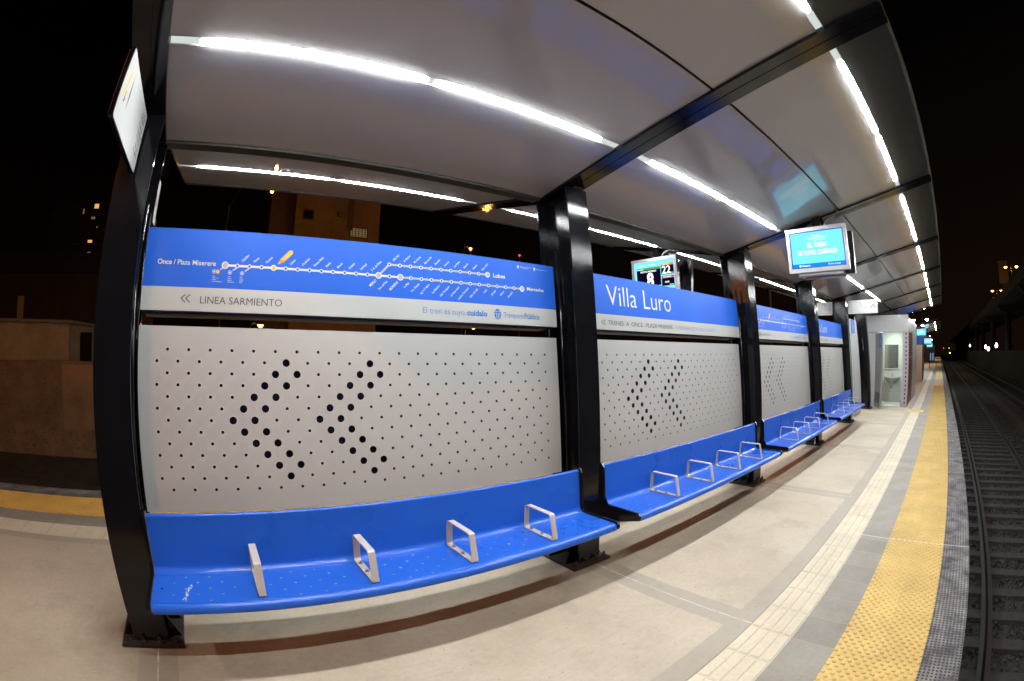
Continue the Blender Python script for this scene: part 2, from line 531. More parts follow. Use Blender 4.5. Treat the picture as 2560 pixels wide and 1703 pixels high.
def ring_cell(mb, x0, x1, z0, z1, cx, cz, r, n, place, depth=None):
    """rectangular sheet cell with a round hole; place(u, w, d) -> xyz"""
    ang = [2 * PI * j / n for j in range(n)]
    cor = [(x0, z0), (x1, z0), (x1, z1), (x0, z1)]
    ang += [math.atan2(b - cz, a - cx) % (2 * PI) for a, b in cor]
    ang = sorted(set(round(a, 6) for a in ang))
    out, inn = [], []
    for a in ang:
        c, s_ = math.cos(a), math.sin(a)
        t = 1e9
        if c > 1e-9: t = min(t, (x1 - cx) / c)
        if c < -1e-9: t = min(t, (x0 - cx) / c)
        if s_ > 1e-9: t = min(t, (z1 - cz) / s_)
        if s_ < -1e-9: t = min(t, (z0 - cz) / s_)
        out.append((cx + t * c, cz + t * s_))
        inn.append((cx + r * c, cz + r * s_))
    k = len(ang)
    i = len(mb.v)
    mb.v += [place(u, w, 0) for u, w in out] + [place(u, w, 0) for u, w in inn]
    for j in range(k):
        j2 = (j + 1) % k
        mb.f.append((i + j, i + j2, i + k + j2, i + k + j))
    if depth:
        i2 = len(mb.v)
        mb.v += [place(u, w, depth) for u, w in inn]
        for j in range(k):
            j2 = (j + 1) % k
            mb.f.append((i + k + j, i + k + j2, i2 + j2, i2 + j))

# ---- lettering: real letter outlines turned into one flat mesh per colour
_H = {}
def text_faces(s, bold=0.0):
    key = (s, bold)
    if key in _H:
        return _H[key]
    cu = bpy.data.curves.new('txt', 'FONT')
    cu.body = s
    cu.size = 1.0
    cu.offset = bold
    cu.resolution_u = 3
    ob = bpy.data.objects.new('txt', cu)
    COL.objects.link(ob)
    dg = bpy.context.evaluated_depsgraph_get()
    ev = ob.evaluated_get(dg)
    me = ev.to_mesh()
    vs = [(v.co.x, v.co.y) for v in me.vertices]
    fs = [tuple(p.vertices) for p in me.polygons]
    ev.to_mesh_clear()
    bpy.data.objects.remove(ob)
    bpy.data.curves.remove(cu)
    _H[key] = (vs, fs)
    return _H[key]

_cap = [None]
def cap():
    if _cap[0] is None:
        vs, _ = text_faces('H')
        _cap[0] = max(v[1] for v in vs)
    return _cap[0]

def letter(mb, place, s, u, w, h, width=None, rot=0.0, bold=0.0, align='L', sx_=0.82):
    vs, fs = text_faces(s, bold)
    if not vs:
        return
    k = h / cap()
    x0 = min(v[0] for v in vs)
    x1 = max(v[0] for v in vs)
    kx = k * sx_ if width is None else width / (x1 - x0)
    wd = (x1 - x0) * kx
    off = {'L': 0, 'C': -wd / 2, 'R': -wd}[align]
    c, sn = math.cos(rot), math.sin(rot)
    i = len(mb.v)
    for a, b in vs:
        p, q = (a - x0) * kx + off, b * k
        mb.v.append(place(u + p * c - q * sn, w + p * sn + q * c))
    for f in fs:
        mb.f.append(tuple(i + j for j in f))

def rrect(w, h, r, n=4):
    pts = []
    for cx, cz, a0 in ((w / 2 - r, h / 2 - r, 0), (-w / 2 + r, h / 2 - r, 90), (-w / 2 + r, -h / 2 + r, 180), (w / 2 - r, -h / 2 + r, 270)):
        for j in range(n + 1):
            a = math.radians(a0 + 90 * j / n)
            pts.append((cx + r * math.cos(a), cz + r * math.sin(a)))
    return pts

# ================================================================== the platform
X0, X1 = -14.0, 185.0
YF = dict(wl=-1.564, wr=-1.867, yl=-2.166, yr=-2.770, pe=-3.061)
mb = MB()
mb.box(X0, X1, YF['wl'], 1.36, -0.28, 0.0)
struct(mb.build('platform', 'floor'))
mb = MB()
mb.box(X0, X1, YF['pe'] + 0.10, YF['wl'] - 0.003, -1.22, -0.06)
mb.box(X0, X1, 1.363, 2.64, -1.22, -0.06)
struct(mb.build('platform_base', 'concrete'))

def strip(name, m, y0, y1, zt=0.0):
    o = MB().box(X0, X1, y0, y1, zt - 0.055, zt).build(name, m)
    return struct(o)
strip('guide_paving', 'cream', YF['wr'], YF['wl'] - 0.001, -0.004)
strip('paver_strip', 'grey_paver', YF['yl'], YF['wr'] - 0.001, -0.003)
strip('tactile_paving', 'yellow', YF['yr'], YF['yl'] - 0.001, -0.001)
strip('platform_edge', 'edge', YF['pe'], YF['yr'] - 0.001, 0.0)
strip('rear_guide_paving', 'cream_r', 1.361, 1.65, -0.002)
strip('rear_paver_strip', 'grey_r', 1.651, 1.92, -0.003)
strip('rear_tactile_paving', 'yellow_r', 1.921, 2.47, -0.001)
strip('rear_platform_edge', 'edge', 2.471, 2.73, 0.0)

# raised bars of the guide strip and blister domes of the warning strip
mb = MB()
x = -0.29 - 6 * 0.3
while x < 16.0:
    for k in range(4):
        yc = YF['wr'] + 0.0375 + 0.0752 * k
        a, b = x + 0.008, x + 0.292
        w0, w1 = 0.031, 0.025
        mb.hexa([(a, yc - w0, -0.0045), (b, yc - w0, -0.0045), (b, yc + w0, -0.0045), (a, yc + w0, -0.0045),
                 (a + 0.005, yc - w1, 0.0012), (b - 0.005, yc - w1, 0.0012), (b - 0.005, yc + w1, 0.0012), (a + 0.005, yc + w1, 0.0012)])
    x += 0.3
struct(mb.build('guide_bars', 'cream'))

def domes(name, m, xa, xb, y0, ny, px, py):
    mb = MB()
    x, c = xa, 0
    while x < xb:
        for j in range(ny):
            yc = y0 + py * (j + (0.25 if c % 2 else 0.75))
            i = len(mb.v)
            n = 9
            for rr, z in ((0.0160, -0.0015), (0.0140, 0.0040), (0.0105, 0.0058)):
                mb.v += [(x + rr * math.cos(2 * PI * k / n), yc + rr * math.sin(2 * PI * k / n), z) for k in range(n)]
            for lev in (0, 1):
                for k in range(n):
                    k2 = (k + 1) % n
                    mb.f.append((i + lev * n + k, i + lev * n + k2, i + (lev + 1) * n + k2, i + (lev + 1) * n + k))
            mb.f.append(tuple(i + 2 * n + k for k in range(n)))
        x += px
        c += 1
    return struct(mb.build(name, m))
domes('tactile_domes', 'yellow', 1.2, 26.0, YF['yr'], 10, 0.0375, 0.0604)
domes('rear_tactile_domes', 'yellow_r', -5.0, 1.6, 1.921, 9, 0.0375, 0.0604)
o = MB().box(14.55, 15.2, -1.99, -1.42, -0.02, 0.004).build('crossing_paving', 'yellow')
struct(o)

# ================================================================== shelter frames (leaning H columns with butterfly beams)
def zc(y):    # ceiling height over the front arm
    return 2.862 + 0.202 * (0.142 - y)
def zr(y):    # ceiling height over the rear arm
    return 2.885 + 0.18 * (y - 0.66)

def make_frame(label):
    root = thing('shelter_frame', label, 'column', group='black columns of the shelter')
    lean = Matrix.Rotation(-AL, 4, 'X')
    def S(mb):
        mb.v = [tuple(lean @ Vector(v)) for v in mb.v]
        return mb
    yf = lambda z: -0.160 - 0.022 * z
    yr = lambda z: 0.128 + 0.006 * z
    zt = 2.83
    hw, ft = 0.108, 0.016
    def slab(xa, xb, fa, fb, z0, z1):
        return MB().hexa([(xa, fa(z0), z0), (xb, fa(z0), z0), (xb, fb(z0), z0), (xa, fb(z0), z0),
                          (xa, fa(z1), z1), (xb, fa(z1), z1), (xb, fb(z1), z1), (xa, fb(z1), z1)])
    S(slab(-hw, hw, yf, lambda z: yf(z) + ft, 0.02, zt)).build('flange', 'black', root, 0.003)
    S(slab(-hw, hw, lambda z: yr(z) - ft, yr, 0.02, zt)).build('flange', 'black', root, 0.003)
    S(slab(-0.009, 0.009, lambda z: yf(z) + ft, lambda z: yr(z) - ft, 0.02, zt)).build('web', 'black', root)
    # rolled channel edges that frame the panels
    for sx_ in (-1, 1):
        for yy in (-0.02, 0.115):
            S(MB().tube([(sx_ * 0.085, yy, 0.55), (sx_ * 0.085, yy, 2.36)], 0.013, 8)).build('panel_rail', 'black', root, smooth=True)
    pl = MB().box(-0.19, 0.19, -0.205, 0.20, 0.002, 0.022).build('base_plate', 'dirty_black', root, 0.003)
    for bx, by in ((-0.15, -0.165), (0.15, -0.165), (-0.05, -0.182), (0.05, -0.182), (-0.15, 0.16), (0.15, 0.16)):
        MB().tube([(bx, by, 0.021), (bx, by, 0.040), (bx, by, 0.0402), (bx, by, 0.062)], [0.017, 0.017, 0.009, 0.009], 6).build('bolt', 'rust', pl)
    for sx_ in (-1, 1):
        for yy in (-0.10, 0.09):
            MB().hexa([(sx_ * 0.01, yy, 0.022), (sx_ * 0.18, yy, 0.022), (sx_ * 0.18, yy + 0.012, 0.022), (sx_ * 0.01, yy + 0.012, 0.022),
                    (sx_ * 0.01, yy + 0.012, 0.20), (sx_ * 0.10, yy + 0.012, 0.20), (sx_ * 0.10, yy + 0.024, 0.20), (sx_ * 0.01, yy + 0.024, 0.20)]).build('gusset', 'black', root)
    add_beam(root)
    return root

def add_beam(root):
    b = MB()
    y0, y1 = 0.36, -2.575
    b.hexa([(-0.1, y0, zc(y0) - 0.022), (-0.1, y1, zc(y1) - 0.022), (0.1, y1, zc(y1) - 0.022), (0.1, y0, zc(y0) - 0.022),
            (-0.1, y0, zc(y0) + 0.10), (-0.1, y1, zc(y1) + 0.10), (0.1, y1, zc(y1) + 0.10), (0.1, y0, zc(y0) + 0.10)])
    b.build('roof_arm', 'black', root, 0.002)
    for xx in (0.0,):
        b = MB().hexa([(xx - 0.006, y0 - 0.3, zc(y0 - 0.3) - 0.0255), (xx - 0.006, y1, zc(y1) - 0.0255), (xx + 0.006, y1, zc(y1) - 0.0255), (xx + 0.006, y0 - 0.3, zc(y0 - 0.3) - 0.0255),
                (xx - 0.006, y0 - 0.3, zc(y0 - 0.3) - 0.020), (xx - 0.006, y1, zc(y1) - 0.020), (xx + 0.006, y1, zc(y1) - 0.020), (xx + 0.006, y0 - 0.3, zc(y0 - 0.3) - 0.020)])
        b.build('arm_rib', 'black', root)
    b = MB()
    y0, y1 = 0.38, 2.31
    b.hexa([(-0.1, y0, zr(y0) - 0.022), (0.1, y0, zr(y0) - 0.022), (0.1, y1, zr(y1) - 0.022), (-0.1, y1, zr(y1) - 0.022),
            (-0.1, y0, zr(y0) + 0.10), (0.1, y0, zr(y0) + 0.10), (0.1, y1, zr(y1) + 0.10), (-0.1, y1, zr(y1) + 0.10)])
    b.build('roof_arm', 'black', root, 0.002)

frame_labels = ['black leaning column at the left end of the shelter, left of the first map board',
                'black leaning column between the nearest map board and the nearest station name board',
                'black column under the cyan monitor, right of the nearest name board',
                'black column between the second map board and the far station name board',
                'black column carrying a white direction sign at the far end of the benches',
                'farthest black column, beside the open cabin door']
f0 = make_frame(frame_labels[0])
for k in range(1, 6):
    copy_tree(f0, (3.0 * k, 0, 0), frame_labels[k])

# ================================================================== canopy roof
def make_canopy(x_first, bays, label, arms=()):
    root = thing('platform_canopy', label, 'canopy', (x_first, 0, 0))
    def sheet(name, m, xa, xb, ya, yb, zf, th=0.012):
        b = MB()
        b.hexa([(xa, ya, zf(ya)), (xb, ya, zf(ya)), (xb, yb, zf(yb)), (xa, yb, zf(yb)),
                (xa, ya, zf(ya) + th), (xb, ya, zf(ya) + th), (xb, yb, zf(yb) + th), (xa, yb, zf(yb) + th)])
        return b.build(name, m, root)
    for k in range(bays):
        xa, xb = 3.0 * k + 0.096, 3.0 * k + 2.904
        sheet('ceiling_panel', 'ceiling', xa, xb, 0.375, -0.438, zc)
        sheet('ceiling_panel', 'ceiling', xa, xb, -0.502, -1.279, zc)
        sheet('ceiling_panel', 'ceiling', xa, xb, -1.297, -2.086, zc)
        sheet('soffit_panel', 'ceiling_dark', xa, xb, -2.150, -2.56, zc)
        sheet('ceiling_panel', 'ceiling', xa, xb, 0.48, 1.2985, zr)
        sheet('ceiling_panel', 'ceiling', xa, xb, 1.3615, 2.28, zr)
    L = 3.0 * bays
    # shadow gap backing, roof sheets and edge fascias
    sheet('roof_sheet', 'roof', -0.098, L + 0.1, 0.47, -2.56, lambda y: zc(y) + 0.106)
    sheet('roof_sheet', 'roof', -0.098, L + 0.1, 0.48, 2.28, lambda y: zr(y) + 0.106)
    b = MB().box(-0.098, L + 0.1, -2.585, -2.5605, zc(-2.56) - 0.01, zc(-2.56) + 0.13)
    b.build('fascia', 'gutter', root)
    b = MB().box(-0.098, L + 0.1, 2.2805, 2.305, zr(2.28) - 0.01, zr(2.28) + 0.13)
    b.build('fascia', 'gutter', root)
    for k in range(bays):
        b = MB().box(3 * k + 0.102, 3 * k + 2.898, 0.377, 0.478, 2.795, 2.90)
        b.build('gutter_beam', 'gutter', root)
    for k in arms:
        b = thing('tmp', 'x', 'x')
        add_beam(b)
        for ch in list(b.children):
            ch.parent = root
            ch.location = (3.0 * k, 0, 0)
        bpy.data.objects.remove(b)
    return root
make_canopy(0, 7, 'long butterfly canopy with pale glossy ceiling panels over the nearest stretch of platform', arms=(6, 7))

# ------------------------------------------------------------------ strip lights
def make_strip(slope, label, group):
    root = thing('strip_light', label, 'strip light', group=group)
    # local frame: x along the lamp, y across, z up; 0 = ceiling surface
    b = MB()
    b.prism_x([(-0.031, 0.006), (-0.027, 0.006), (-0.027, 0.05), (0.027, 0.05), (0.027, 0.006), (0.031, 0.006), (0.031, 0.054), (-0.031, 0.054)], 0.0, 2.8)
    b.build('channel', 'channel', root)
    MB().box(0.004, 2.796, -0.0265, 0.0265, 0.012, 0.016).build('diffuser', 'diffuser', root)
    for xa, xb in ((0.165, 1.368), (1.408, 2.63)):
        t = MB()
        n = 5
        prof = [(0.0250 * math.cos(PI + PI * j / n), 0.0115 + 0.0138 * math.sin(PI + PI * j / n)) for j in range(n + 1)]
        i = len(t.v)
        for xx, kk in ((xa, 0.45), (xa + 0.05, 1.0), (xb - 0.05, 1.0), (xb, 0.45)):
            t.v += [(xx, y * kk, 0.0115 + (z - 0.0115) * kk) for y, z in prof]
        for r in range(3):
            for j in range(n):
                t.f.append((i + r * (n + 1) + j, i + (r + 1) * (n + 1) + j, i + (r + 1) * (n + 1) + j + 1, i + r * (n + 1) + j + 1))
        t.build('tube', 'tube', root)
    root.rotation_euler = (slope, 0, 0)
    return root
ords = ['nearest', 'second', 'third', 'fourth', 'fifth', 'sixth', 'seventh']
s_in = make_strip(math.atan(-0.202), 'x', 'lit strips over the benches')
s_out = make_strip(math.atan(-0.202), 'x', 'lit strips along the track side of the canopy')
s_rear = make_strip(math.atan(0.18), 'x', 'lit strips under the rear wing of the canopy')
for k in range(7):
    for src, y, zf, n, txt in ((s_in, -0.47, zc, 5, '%s lit white strip light in the ceiling row over the benches'),
                               (s_out, -2.118, zc, 7, '%s lit white strip light in the row along the track edge of the canopy'),
                               (s_rear, 1.33, zr, 6, '%s lit white strip light under the rear wing of the canopy')):
        if k >= n:
            continue
        o = src if k == 0 else copy_tree(src)
        o.location = (3.0 * k + 0.1, y, zf(y) - 0.005)
        o['label'] = txt % ords[k]

# ================================================================== perforated panels
HX0, HS, HZ0, HDZ = 0.291, 0.1232, 1.577, -0.0616
big = set()
for c0 in (0, 4):
    for r, cols in {1: (6,), 2: (5, 6), 3: (5, 6), 4: (4, 5), 5: (4, 5), 6: (3, 4), 7: (4, 5), 8: (4, 5), 9: (5, 6), 10: (5, 6), 11: (6,)}.items():
        for c in cols:
            big.add((r, c + c0))
def make_panel(label):
    root = thing('perforated_panel', label, 'panel', rot=LEAN, group='perforated panels behind the benches')
    xa, xb, za, zb = 0.117, 2.874, 0.717, 1.699
    mb = MB()
    pl = lambda u, w, d: (u, d, w)
    for r in range(13):
        zc_ = HZ0 + r * HDZ
        z0, z1 = zc_ + HDZ / 2, zc_ - HDZ / 2
        off = -0.5 if r % 2 else 0.0
        xs = [HX0 + (i + off) * HS for i in range(21)]
        for i, xc in enumerate(xs):
            l, rr = xc - HS / 2, xc + HS / 2
            bigh = (r, i) in big
            ring_cell(mb, l, rr, z0, z1, xc, zc_, 0.0208 if bigh else 0.0088, 16 if bigh else 10, pl, 0.003)
        mb.quad((xa, 0, z0), (xs[0] - HS / 2, 0, z0), (xs[0] - HS / 2, 0, z1), (xa, 0, z1))
        mb.quad((xs[-1] + HS / 2, 0, z0), (xb, 0, z0), (xb, 0, z1), (xs[-1] + HS / 2, 0, z1))
    zt, zbm = HZ0 - HDZ / 2, HZ0 + 12 * HDZ + HDZ / 2
    mb.quad((xa, 0, zt), (xb, 0, zt), (xb, 0, zb), (xa, 0, zb))
    mb.quad((xa, 0, za), (xb, 0, za), (xb, 0, zbm), (xa, 0, zbm))
    # folded returns
    for p, q in (((xa, za), (xb, za)), ((xb, za), (xb, zb)), ((xb, zb), (xa, zb)), ((xa, zb), (xa, za))):
        mb.quad((p[0], 0, p[1]), (q[0], 0, q[1]), (q[0], 0.02, q[1]), (p[0], 0.02, p[1]))
    fs_ = mb.build('front_sheet', 'panel', root)
    bm = bmesh.new()
    bm.from_mesh(fs_.data)
    bmesh.ops.remove_doubles(bm, verts=bm.verts, dist=0.0003)
    bmesh.ops.recalc_face_normals(bm, faces=bm.faces)
    bm.to_mesh(fs_.data)
    bm.free()
    MB().box(xa + 0.004, xb - 0.004, 0.10, 0.112, za - 0.01, zb - 0.004).build('rear_sheet', 'navy', root)
    MB().box(xa + 0.004, xb - 0.004, 0.1135, 0.116, za - 0.012, zb).build('rear_face', 'panel', root)
    return root
plabels = ['grey perforated panel with two dotted chevrons, below the nearest map board',
           'grey perforated panel with two dotted chevrons, below the nearest station name board',
           'grey perforated panel with two dotted chevrons, below the second map board',
           'grey perforated panel with two dotted chevrons, below the far station name board']
p0 = make_panel(plabels[0])
for k in range(1, 4):
    copy_tree(p0, (3.0 * k, 0, 0), plabels[k])

# ================================================================== sign boards
SX0, SX1, SZ0, SZ1, SZM, SY = 0.124, 2.858, 1.775, 2.226, 1.903, -0.033
def board(label):
    root = thing('sign_board', label, 'sign', rot=LEAN, group='blue and white sign boards')
    MB().box(SX0 + 0.004, SX1 - 0.004, SY + 0.003, 0.11, SZ0 - 0.004, SZ1 - 0.003).build('board_body', 'navy', root)
    MB().box(SX0, SX1, SY, SY + 0.0025, SZM, SZ1).build('blue_panel', 'blue_sign', root)
    MB().box(SX0, SX1, SY - 0.0005, SY + 0.0025, SZ0, SZM - 0.0008).build('white_panel', 'white_sign', root)
    MB().box(SX0 + 0.02, SX1 - 0.06, 0.02, 0.118, SZ0 - 0.014, SZ0 - 0.006).build('bottom_trim', 'alu', root)
    MB().box(SX0, SX1, 0.1105, 0.114, SZM, SZ1).build('rear_panel', 'blue_sign', root)
    MB().box(SX0, SX1, 0.1105, 0.1145, SZ0, SZM - 0.001).build('rear_panel', 'white_sign', root)
    return root
def lay(n):
    return lambda u, w: (u, SY - 0.0012 - 0.0006 * n, w)
AX, AZ = (1, 0, 0), (0, 0, 1)

def chevrons(mb, place, u, w, h, n=2, step=0.033, th=0.008, flip=1):
    for k in range(n):
        x = u + k * step
        d = h * 0.55 * flip
        for s_ in (1, -1):
            a = (x, w)
            b_ = (x + d, w + s_ * h / 2)
            mb.poly([place(a[0], a[1]), place(a[0] + th * 1.35 * flip, a[1]), place(b_[0] + th * 1.35 * flip, b_[1]), place(b_[0], b_[1])])

def round_bar(mb, place, a, b, r):
    d = math.atan2(b[1] - a[1], b[0] - a[0])
    pts = []
    for c, a0 in ((b, -90), (a, 90)):
        for j in range(9):
            t = d + math.radians(a0 + 180 * j / 8)
            pts.append(place(c[0] + r * math.cos(t), c[1] + r * math.sin(t)))
    mb.poly(pts)

def map_board(label):
    root = board(label)
    Z0 = 2.030
    white, pale, bluei, grey, blk, orange, tag_w = MB(), MB(), MB(), MB(), MB(), MB(), MB()
    P1, P2, P3, P4 = lay(1), lay(2), lay(3), lay(4)
    st = [0.600 + 0.0698 * i for i in range(29)]
    up = [(1.575 + 0.0698 * i) for i in range(11)]
    ZU = 2.103
    round_bar(white, P1, (st[0], Z0), (st[13], Z0), 0.0062)
    round_bar(pale, P1, (st[15], Z0), (st[28], Z0), 0.0062)
    round_bar(white, P1, (st[13], Z0), (st[15], Z0), 0.0062)
    round_bar(pale, P1, (up[0], ZU), (up[10], ZU), 0.0062)
    round_bar(pale, P1, (st[13], Z0), (up[0], ZU), 0.0062)
    def stop(x, z, r=0.0122, inner=bluei, ri=0.0072):
        white.disc(P2(x, z), r, AX, AZ, 22)
        inner.disc(P3(x, z), ri, AX, AZ, 18)
    for i, x in enumerate(st):
        if i in (0, 13, 15, 28):
            stop(x, Z0, 0.0205, pale, 0.0145)
        elif i == 4:
            stop(x, Z0, 0.0175, orange, 0.0118)
        else:
            stop(x, Z0)
    for i, x in enumerate(up):
        stop(x, ZU, 0.0190 if i == 10 else 0.0122, pale if i == 10 else bluei, 0.0135 if i == 10 else 0.0072)
    R45 = math.radians(46)
    upper = ['', 'Caballito', 'Flores', 'Floresta', '', 'Liniers', 'Ciudadela', 'Ramos Mejía', 'Haedo', 'Morón', 'Castelar', 'Ituzaingó', 'S. A. de Padua']
    for i, s_ in enumerate(upper):
        if s_:
            letter(white, P2, s_, st[i] + 0.030, Z0 + 0.023, 0.0125, rot=R45, bold=0.012)
    low = {13: 'MERLO', 14: 'Paso del Rey', 15: 'MORENO', 16: 'La Reja', 17: 'Fco. Álvarez', 18: 'Ing. P. P. Marín', 19: 'Las Malvinas', 20: 'Gral. Rodríguez', 21: 'La Fraternidad', 22: 'Lezica y Torrezuri', 23: 'Univ. de Luján', 24: 'Luján', 25: 'Jáuregui', 26: 'Olivera', 27: 'Gowland'}
    for i, s_ in low.items():
        caps_ = s_.isupper()
        letter(white, P2, s_, st[i] - 0.012, Z0 - 0.033, 0.0145 if caps_ else 0.0125, rot=R45, bold=0.022 if caps_ else 0.012, align='R')
    for x, s_ in zip(up, ['KM. 34,5', 'A. Ferrari', 'M. Acosta', 'Marcos Paz', 'Zamudio', 'Hornos', 'Las Heras', 'Speratti', 'Zapiola', 'Emp. Lobos']):
        letter(white, P2, s_, x + 0.030, ZU + 0.023, 0.0125, rot=R45, bold=0.012)
    letter(white, P2, 'Once / Plaza Miserere', 0.203, 2.0235, 0.0265, width=0.343, bold=0.014)
    letter(white, P2, 'Lobos', 2.318, 2.0905, 0.0265, width=0.096, bold=0.022)
    letter(white, P2, 'Mercedes', 2.598, 2.0245, 0.0230, width=0.153, bold=0.022)
    # orange pointer naming this station
    a, b_ = (0.9265, 2.0755), (0.974, 2.1245)
    round_bar(orange, P2, a, b_, 0.0135)
    orange.poly([P2(0.901, 2.051), P2(0.936, 2.066), P2(0.917, 2.085)])
    letter(tag_w, P4, 'Villa Luro', 0.930, 2.0715, 0.0105, rot=R45, bold=0.012)
    # subway connections under the first stops
    for sx_, sz in ((0.539, 1.9925), (0.630, 1.991), (0.700, 1.990)):
        white.disc(P2(sx_, sz), 0.0115, AX, AZ, 18)
        bluei.disc(P3(sx_, sz), 0.0092, AX, AZ, 18, 0.0052)
        for k in range(4):
            t0 = 0.028 + k * 0.0105
            q = (sx_ + (0.02 if sx_ < 0.6 else 0) + 0.62 * t0, sz + 0.42 * t0 + 0.002)
            white.poly([P2(q[0] - 0.003, q[1] - 0.004), P2(q[0] + 0.001, q[1] - 0.0055), P2(q[0] + 0.003, q[1] + 0.004), P2(q[0] - 0.001, q[1] + 0.0055)])
    orange.disc(P3(0.560, 1.9925), 0.0115, AX, AZ, 18)
    for sx_, ls in ((0.531, ['Subte', 'Líneas A y H', 'Estación', 'Once-Plaza Miserere']), (0.620, ['Subte', 'Línea A', 'Estación', 'Primera Junta']), (0.688, ['Subte', 'Línea A', 'Estación', 'Flores'])):
        for k, s_ in enumerate(ls):
            letter(white, P2, s_, sx_, 1.9655 - 0.0098 * k, 0.0056, bold=0.012)
    # two small crests with writing, top right
    for cx_, w_ in ((2.530, 0.125), (2.676, 0.100)):
        white.poly([P2(cx_ - 0.008, 2.181), P2(cx_ + 0.008, 2.181), P2(cx_ + 0.006, 2.194), P2(cx_, 2.200), P2(cx_ - 0.006, 2.194)])
        white.poly([P2(cx_ - 0.010, 2.170), P2(cx_ - 0.002, 2.178), P2(cx_ + 0.002, 2.178), P2(cx_ + 0.010, 2.170), P2(cx_ + 0.004, 2.180), P2(cx_ - 0.004, 2.180)])
    letter(white, P2, 'Ministerio del Interior', 2.546, 2.1885, 0.0062, width=0.105)
    letter(white, P2, 'y Transporte', 2.546, 2.1785, 0.0062, width=0.075)
    letter(white, P2, 'Presidencia', 2.692, 2.1825, 0.0062, width=0.10)
    # white band
    chevrons(grey, P1, 0.356, 1.8415, 0.043, step=0.0265, th=0.0062)
    letter(grey, P1, 'LINEA SARMIENTO', 0.470, 1.8175, 0.0385, width=0.466, bold=-0.004)
    letter(blk, P1, 'El tren es tuyo,', 1.793, 1.8215, 0.036, width=0.302, bold=-0.008)
    letter(blk, P1, 'cuidalo', 2.104, 1.8215, 0.036, width=0.154, bold=0.030)
    letter(blk, P1, 'Transporte', 2.390, 1.8215, 0.0365, width=0.167, bold=-0.008)
    letter(blk, P1, 'Público', 2.564, 1.8215, 0.0365, width=0.134, bold=0.018)
    # round emblem: capped dome over three curved stems
    cx_, cz_ = 2.3395, 1.838
    blk.poly([P1(cx_ + 0.0195 * math.cos(math.radians(a_)), cz_ + 0.0225 + 0.016 * math.sin(math.radians(a_))) for a_ in range(0, 181, 15)])
    blk.poly([P1(cx_ - 0.028, cz_ + 0.0185), P1(cx_ - 0.0285, cz_ + 0.009), P1(cx_ + 0.0285, cz_ + 0.009), P1(cx_ + 0.028, cz_ + 0.0185)])
    blk.poly([P1(cx_ - 0.0045, cz_ + 0.010), P1(cx_ + 0.0045, cz_ + 0.010), P1(cx_ + 0.0045, cz_ - 0.033), P1(cx_ - 0.0045, cz_ - 0.033)])
    for s_ in (-1, 1):
        blk.poly([P1(cx_ + s_ * k_, cz_ + q_) for k_, q_ in ((0.0285, 0.005), (0.0115, 0.005), (0.0115, -0.010), (0.0085, -0.030), (0.016, -0.026), (0.023, -0.016))])
    white.build('route_diagram', 'white_ink', root)
    pale.build('route_branch', 'pale_ink', root)
    bluei.build('stop_centre', 'blue_sign', root)
    orange.build('station_marker', 'orange_ink', root)
    tag_w.build('marker_lettering', 'white_ink', root)
    grey.build('line_lettering', 'grey_ink', root)
    blk.build('slogan_lettering', 'blue_ink', root)
    return root

def name_board(label):
    root = board(label)
    P1 = lay(1)
    w, g, b = MB(), MB(), MB()
    letter(w, P1, 'Villa', 0.427, 1.980, 0.168, width=0.392, bold=-0.006)
    letter(w, P1, 'Luro', 0.922, 1.980, 0.168, width=0.436, bold=-0.006)
    chevrons(g, P1, 0.335, 1.835, 0.040, step=0.025, th=0.006)
    letter(g, P1, 'TRENES  A  ONCE - PLAZA MISERERE', 0.421, 1.8165, 0.0355, width=0.934, bold=0.0)
    chevrons(b, P1, 1.409, 1.835, 0.036, n=1, th=0.007)
    letter(b, P1, 'PRÓXIMA ESTACIÓN FLORESTA', 1.463, 1.8165, 0.0345, width=0.776, bold=0.0)
    w.build('station_name', 'white_ink', root)
    g.build('line_lettering', 'grey_ink', root)
    b.build('next_station_lettering', 'lilac_ink', root)
    return root
m0 = map_board('nearest blue and white board with the route diagram to Lobos and Mercedes')
n0 = name_board('nearest blue board reading Villa Luro in large white letters')
n0.location = (3.0, 0, 0)
copy_tree(m0, (6.0, 0, 0), 'second, farther blue and white board with the same small route diagram')
copy_tree(n0, (9.0, 0, 0), 'far blue Villa Luro board, partly hidden behind a black column')

# ================================================================== benches
def arc2(cy, cz, r, a0, a1, n):
    return [(cy + r * math.cos(math.radians(a0 + (a1 - a0) * k / n)), cz + r * math.sin(math.radians(a0 + (a1 - a0) * k / n))) for k in range(n + 1)]

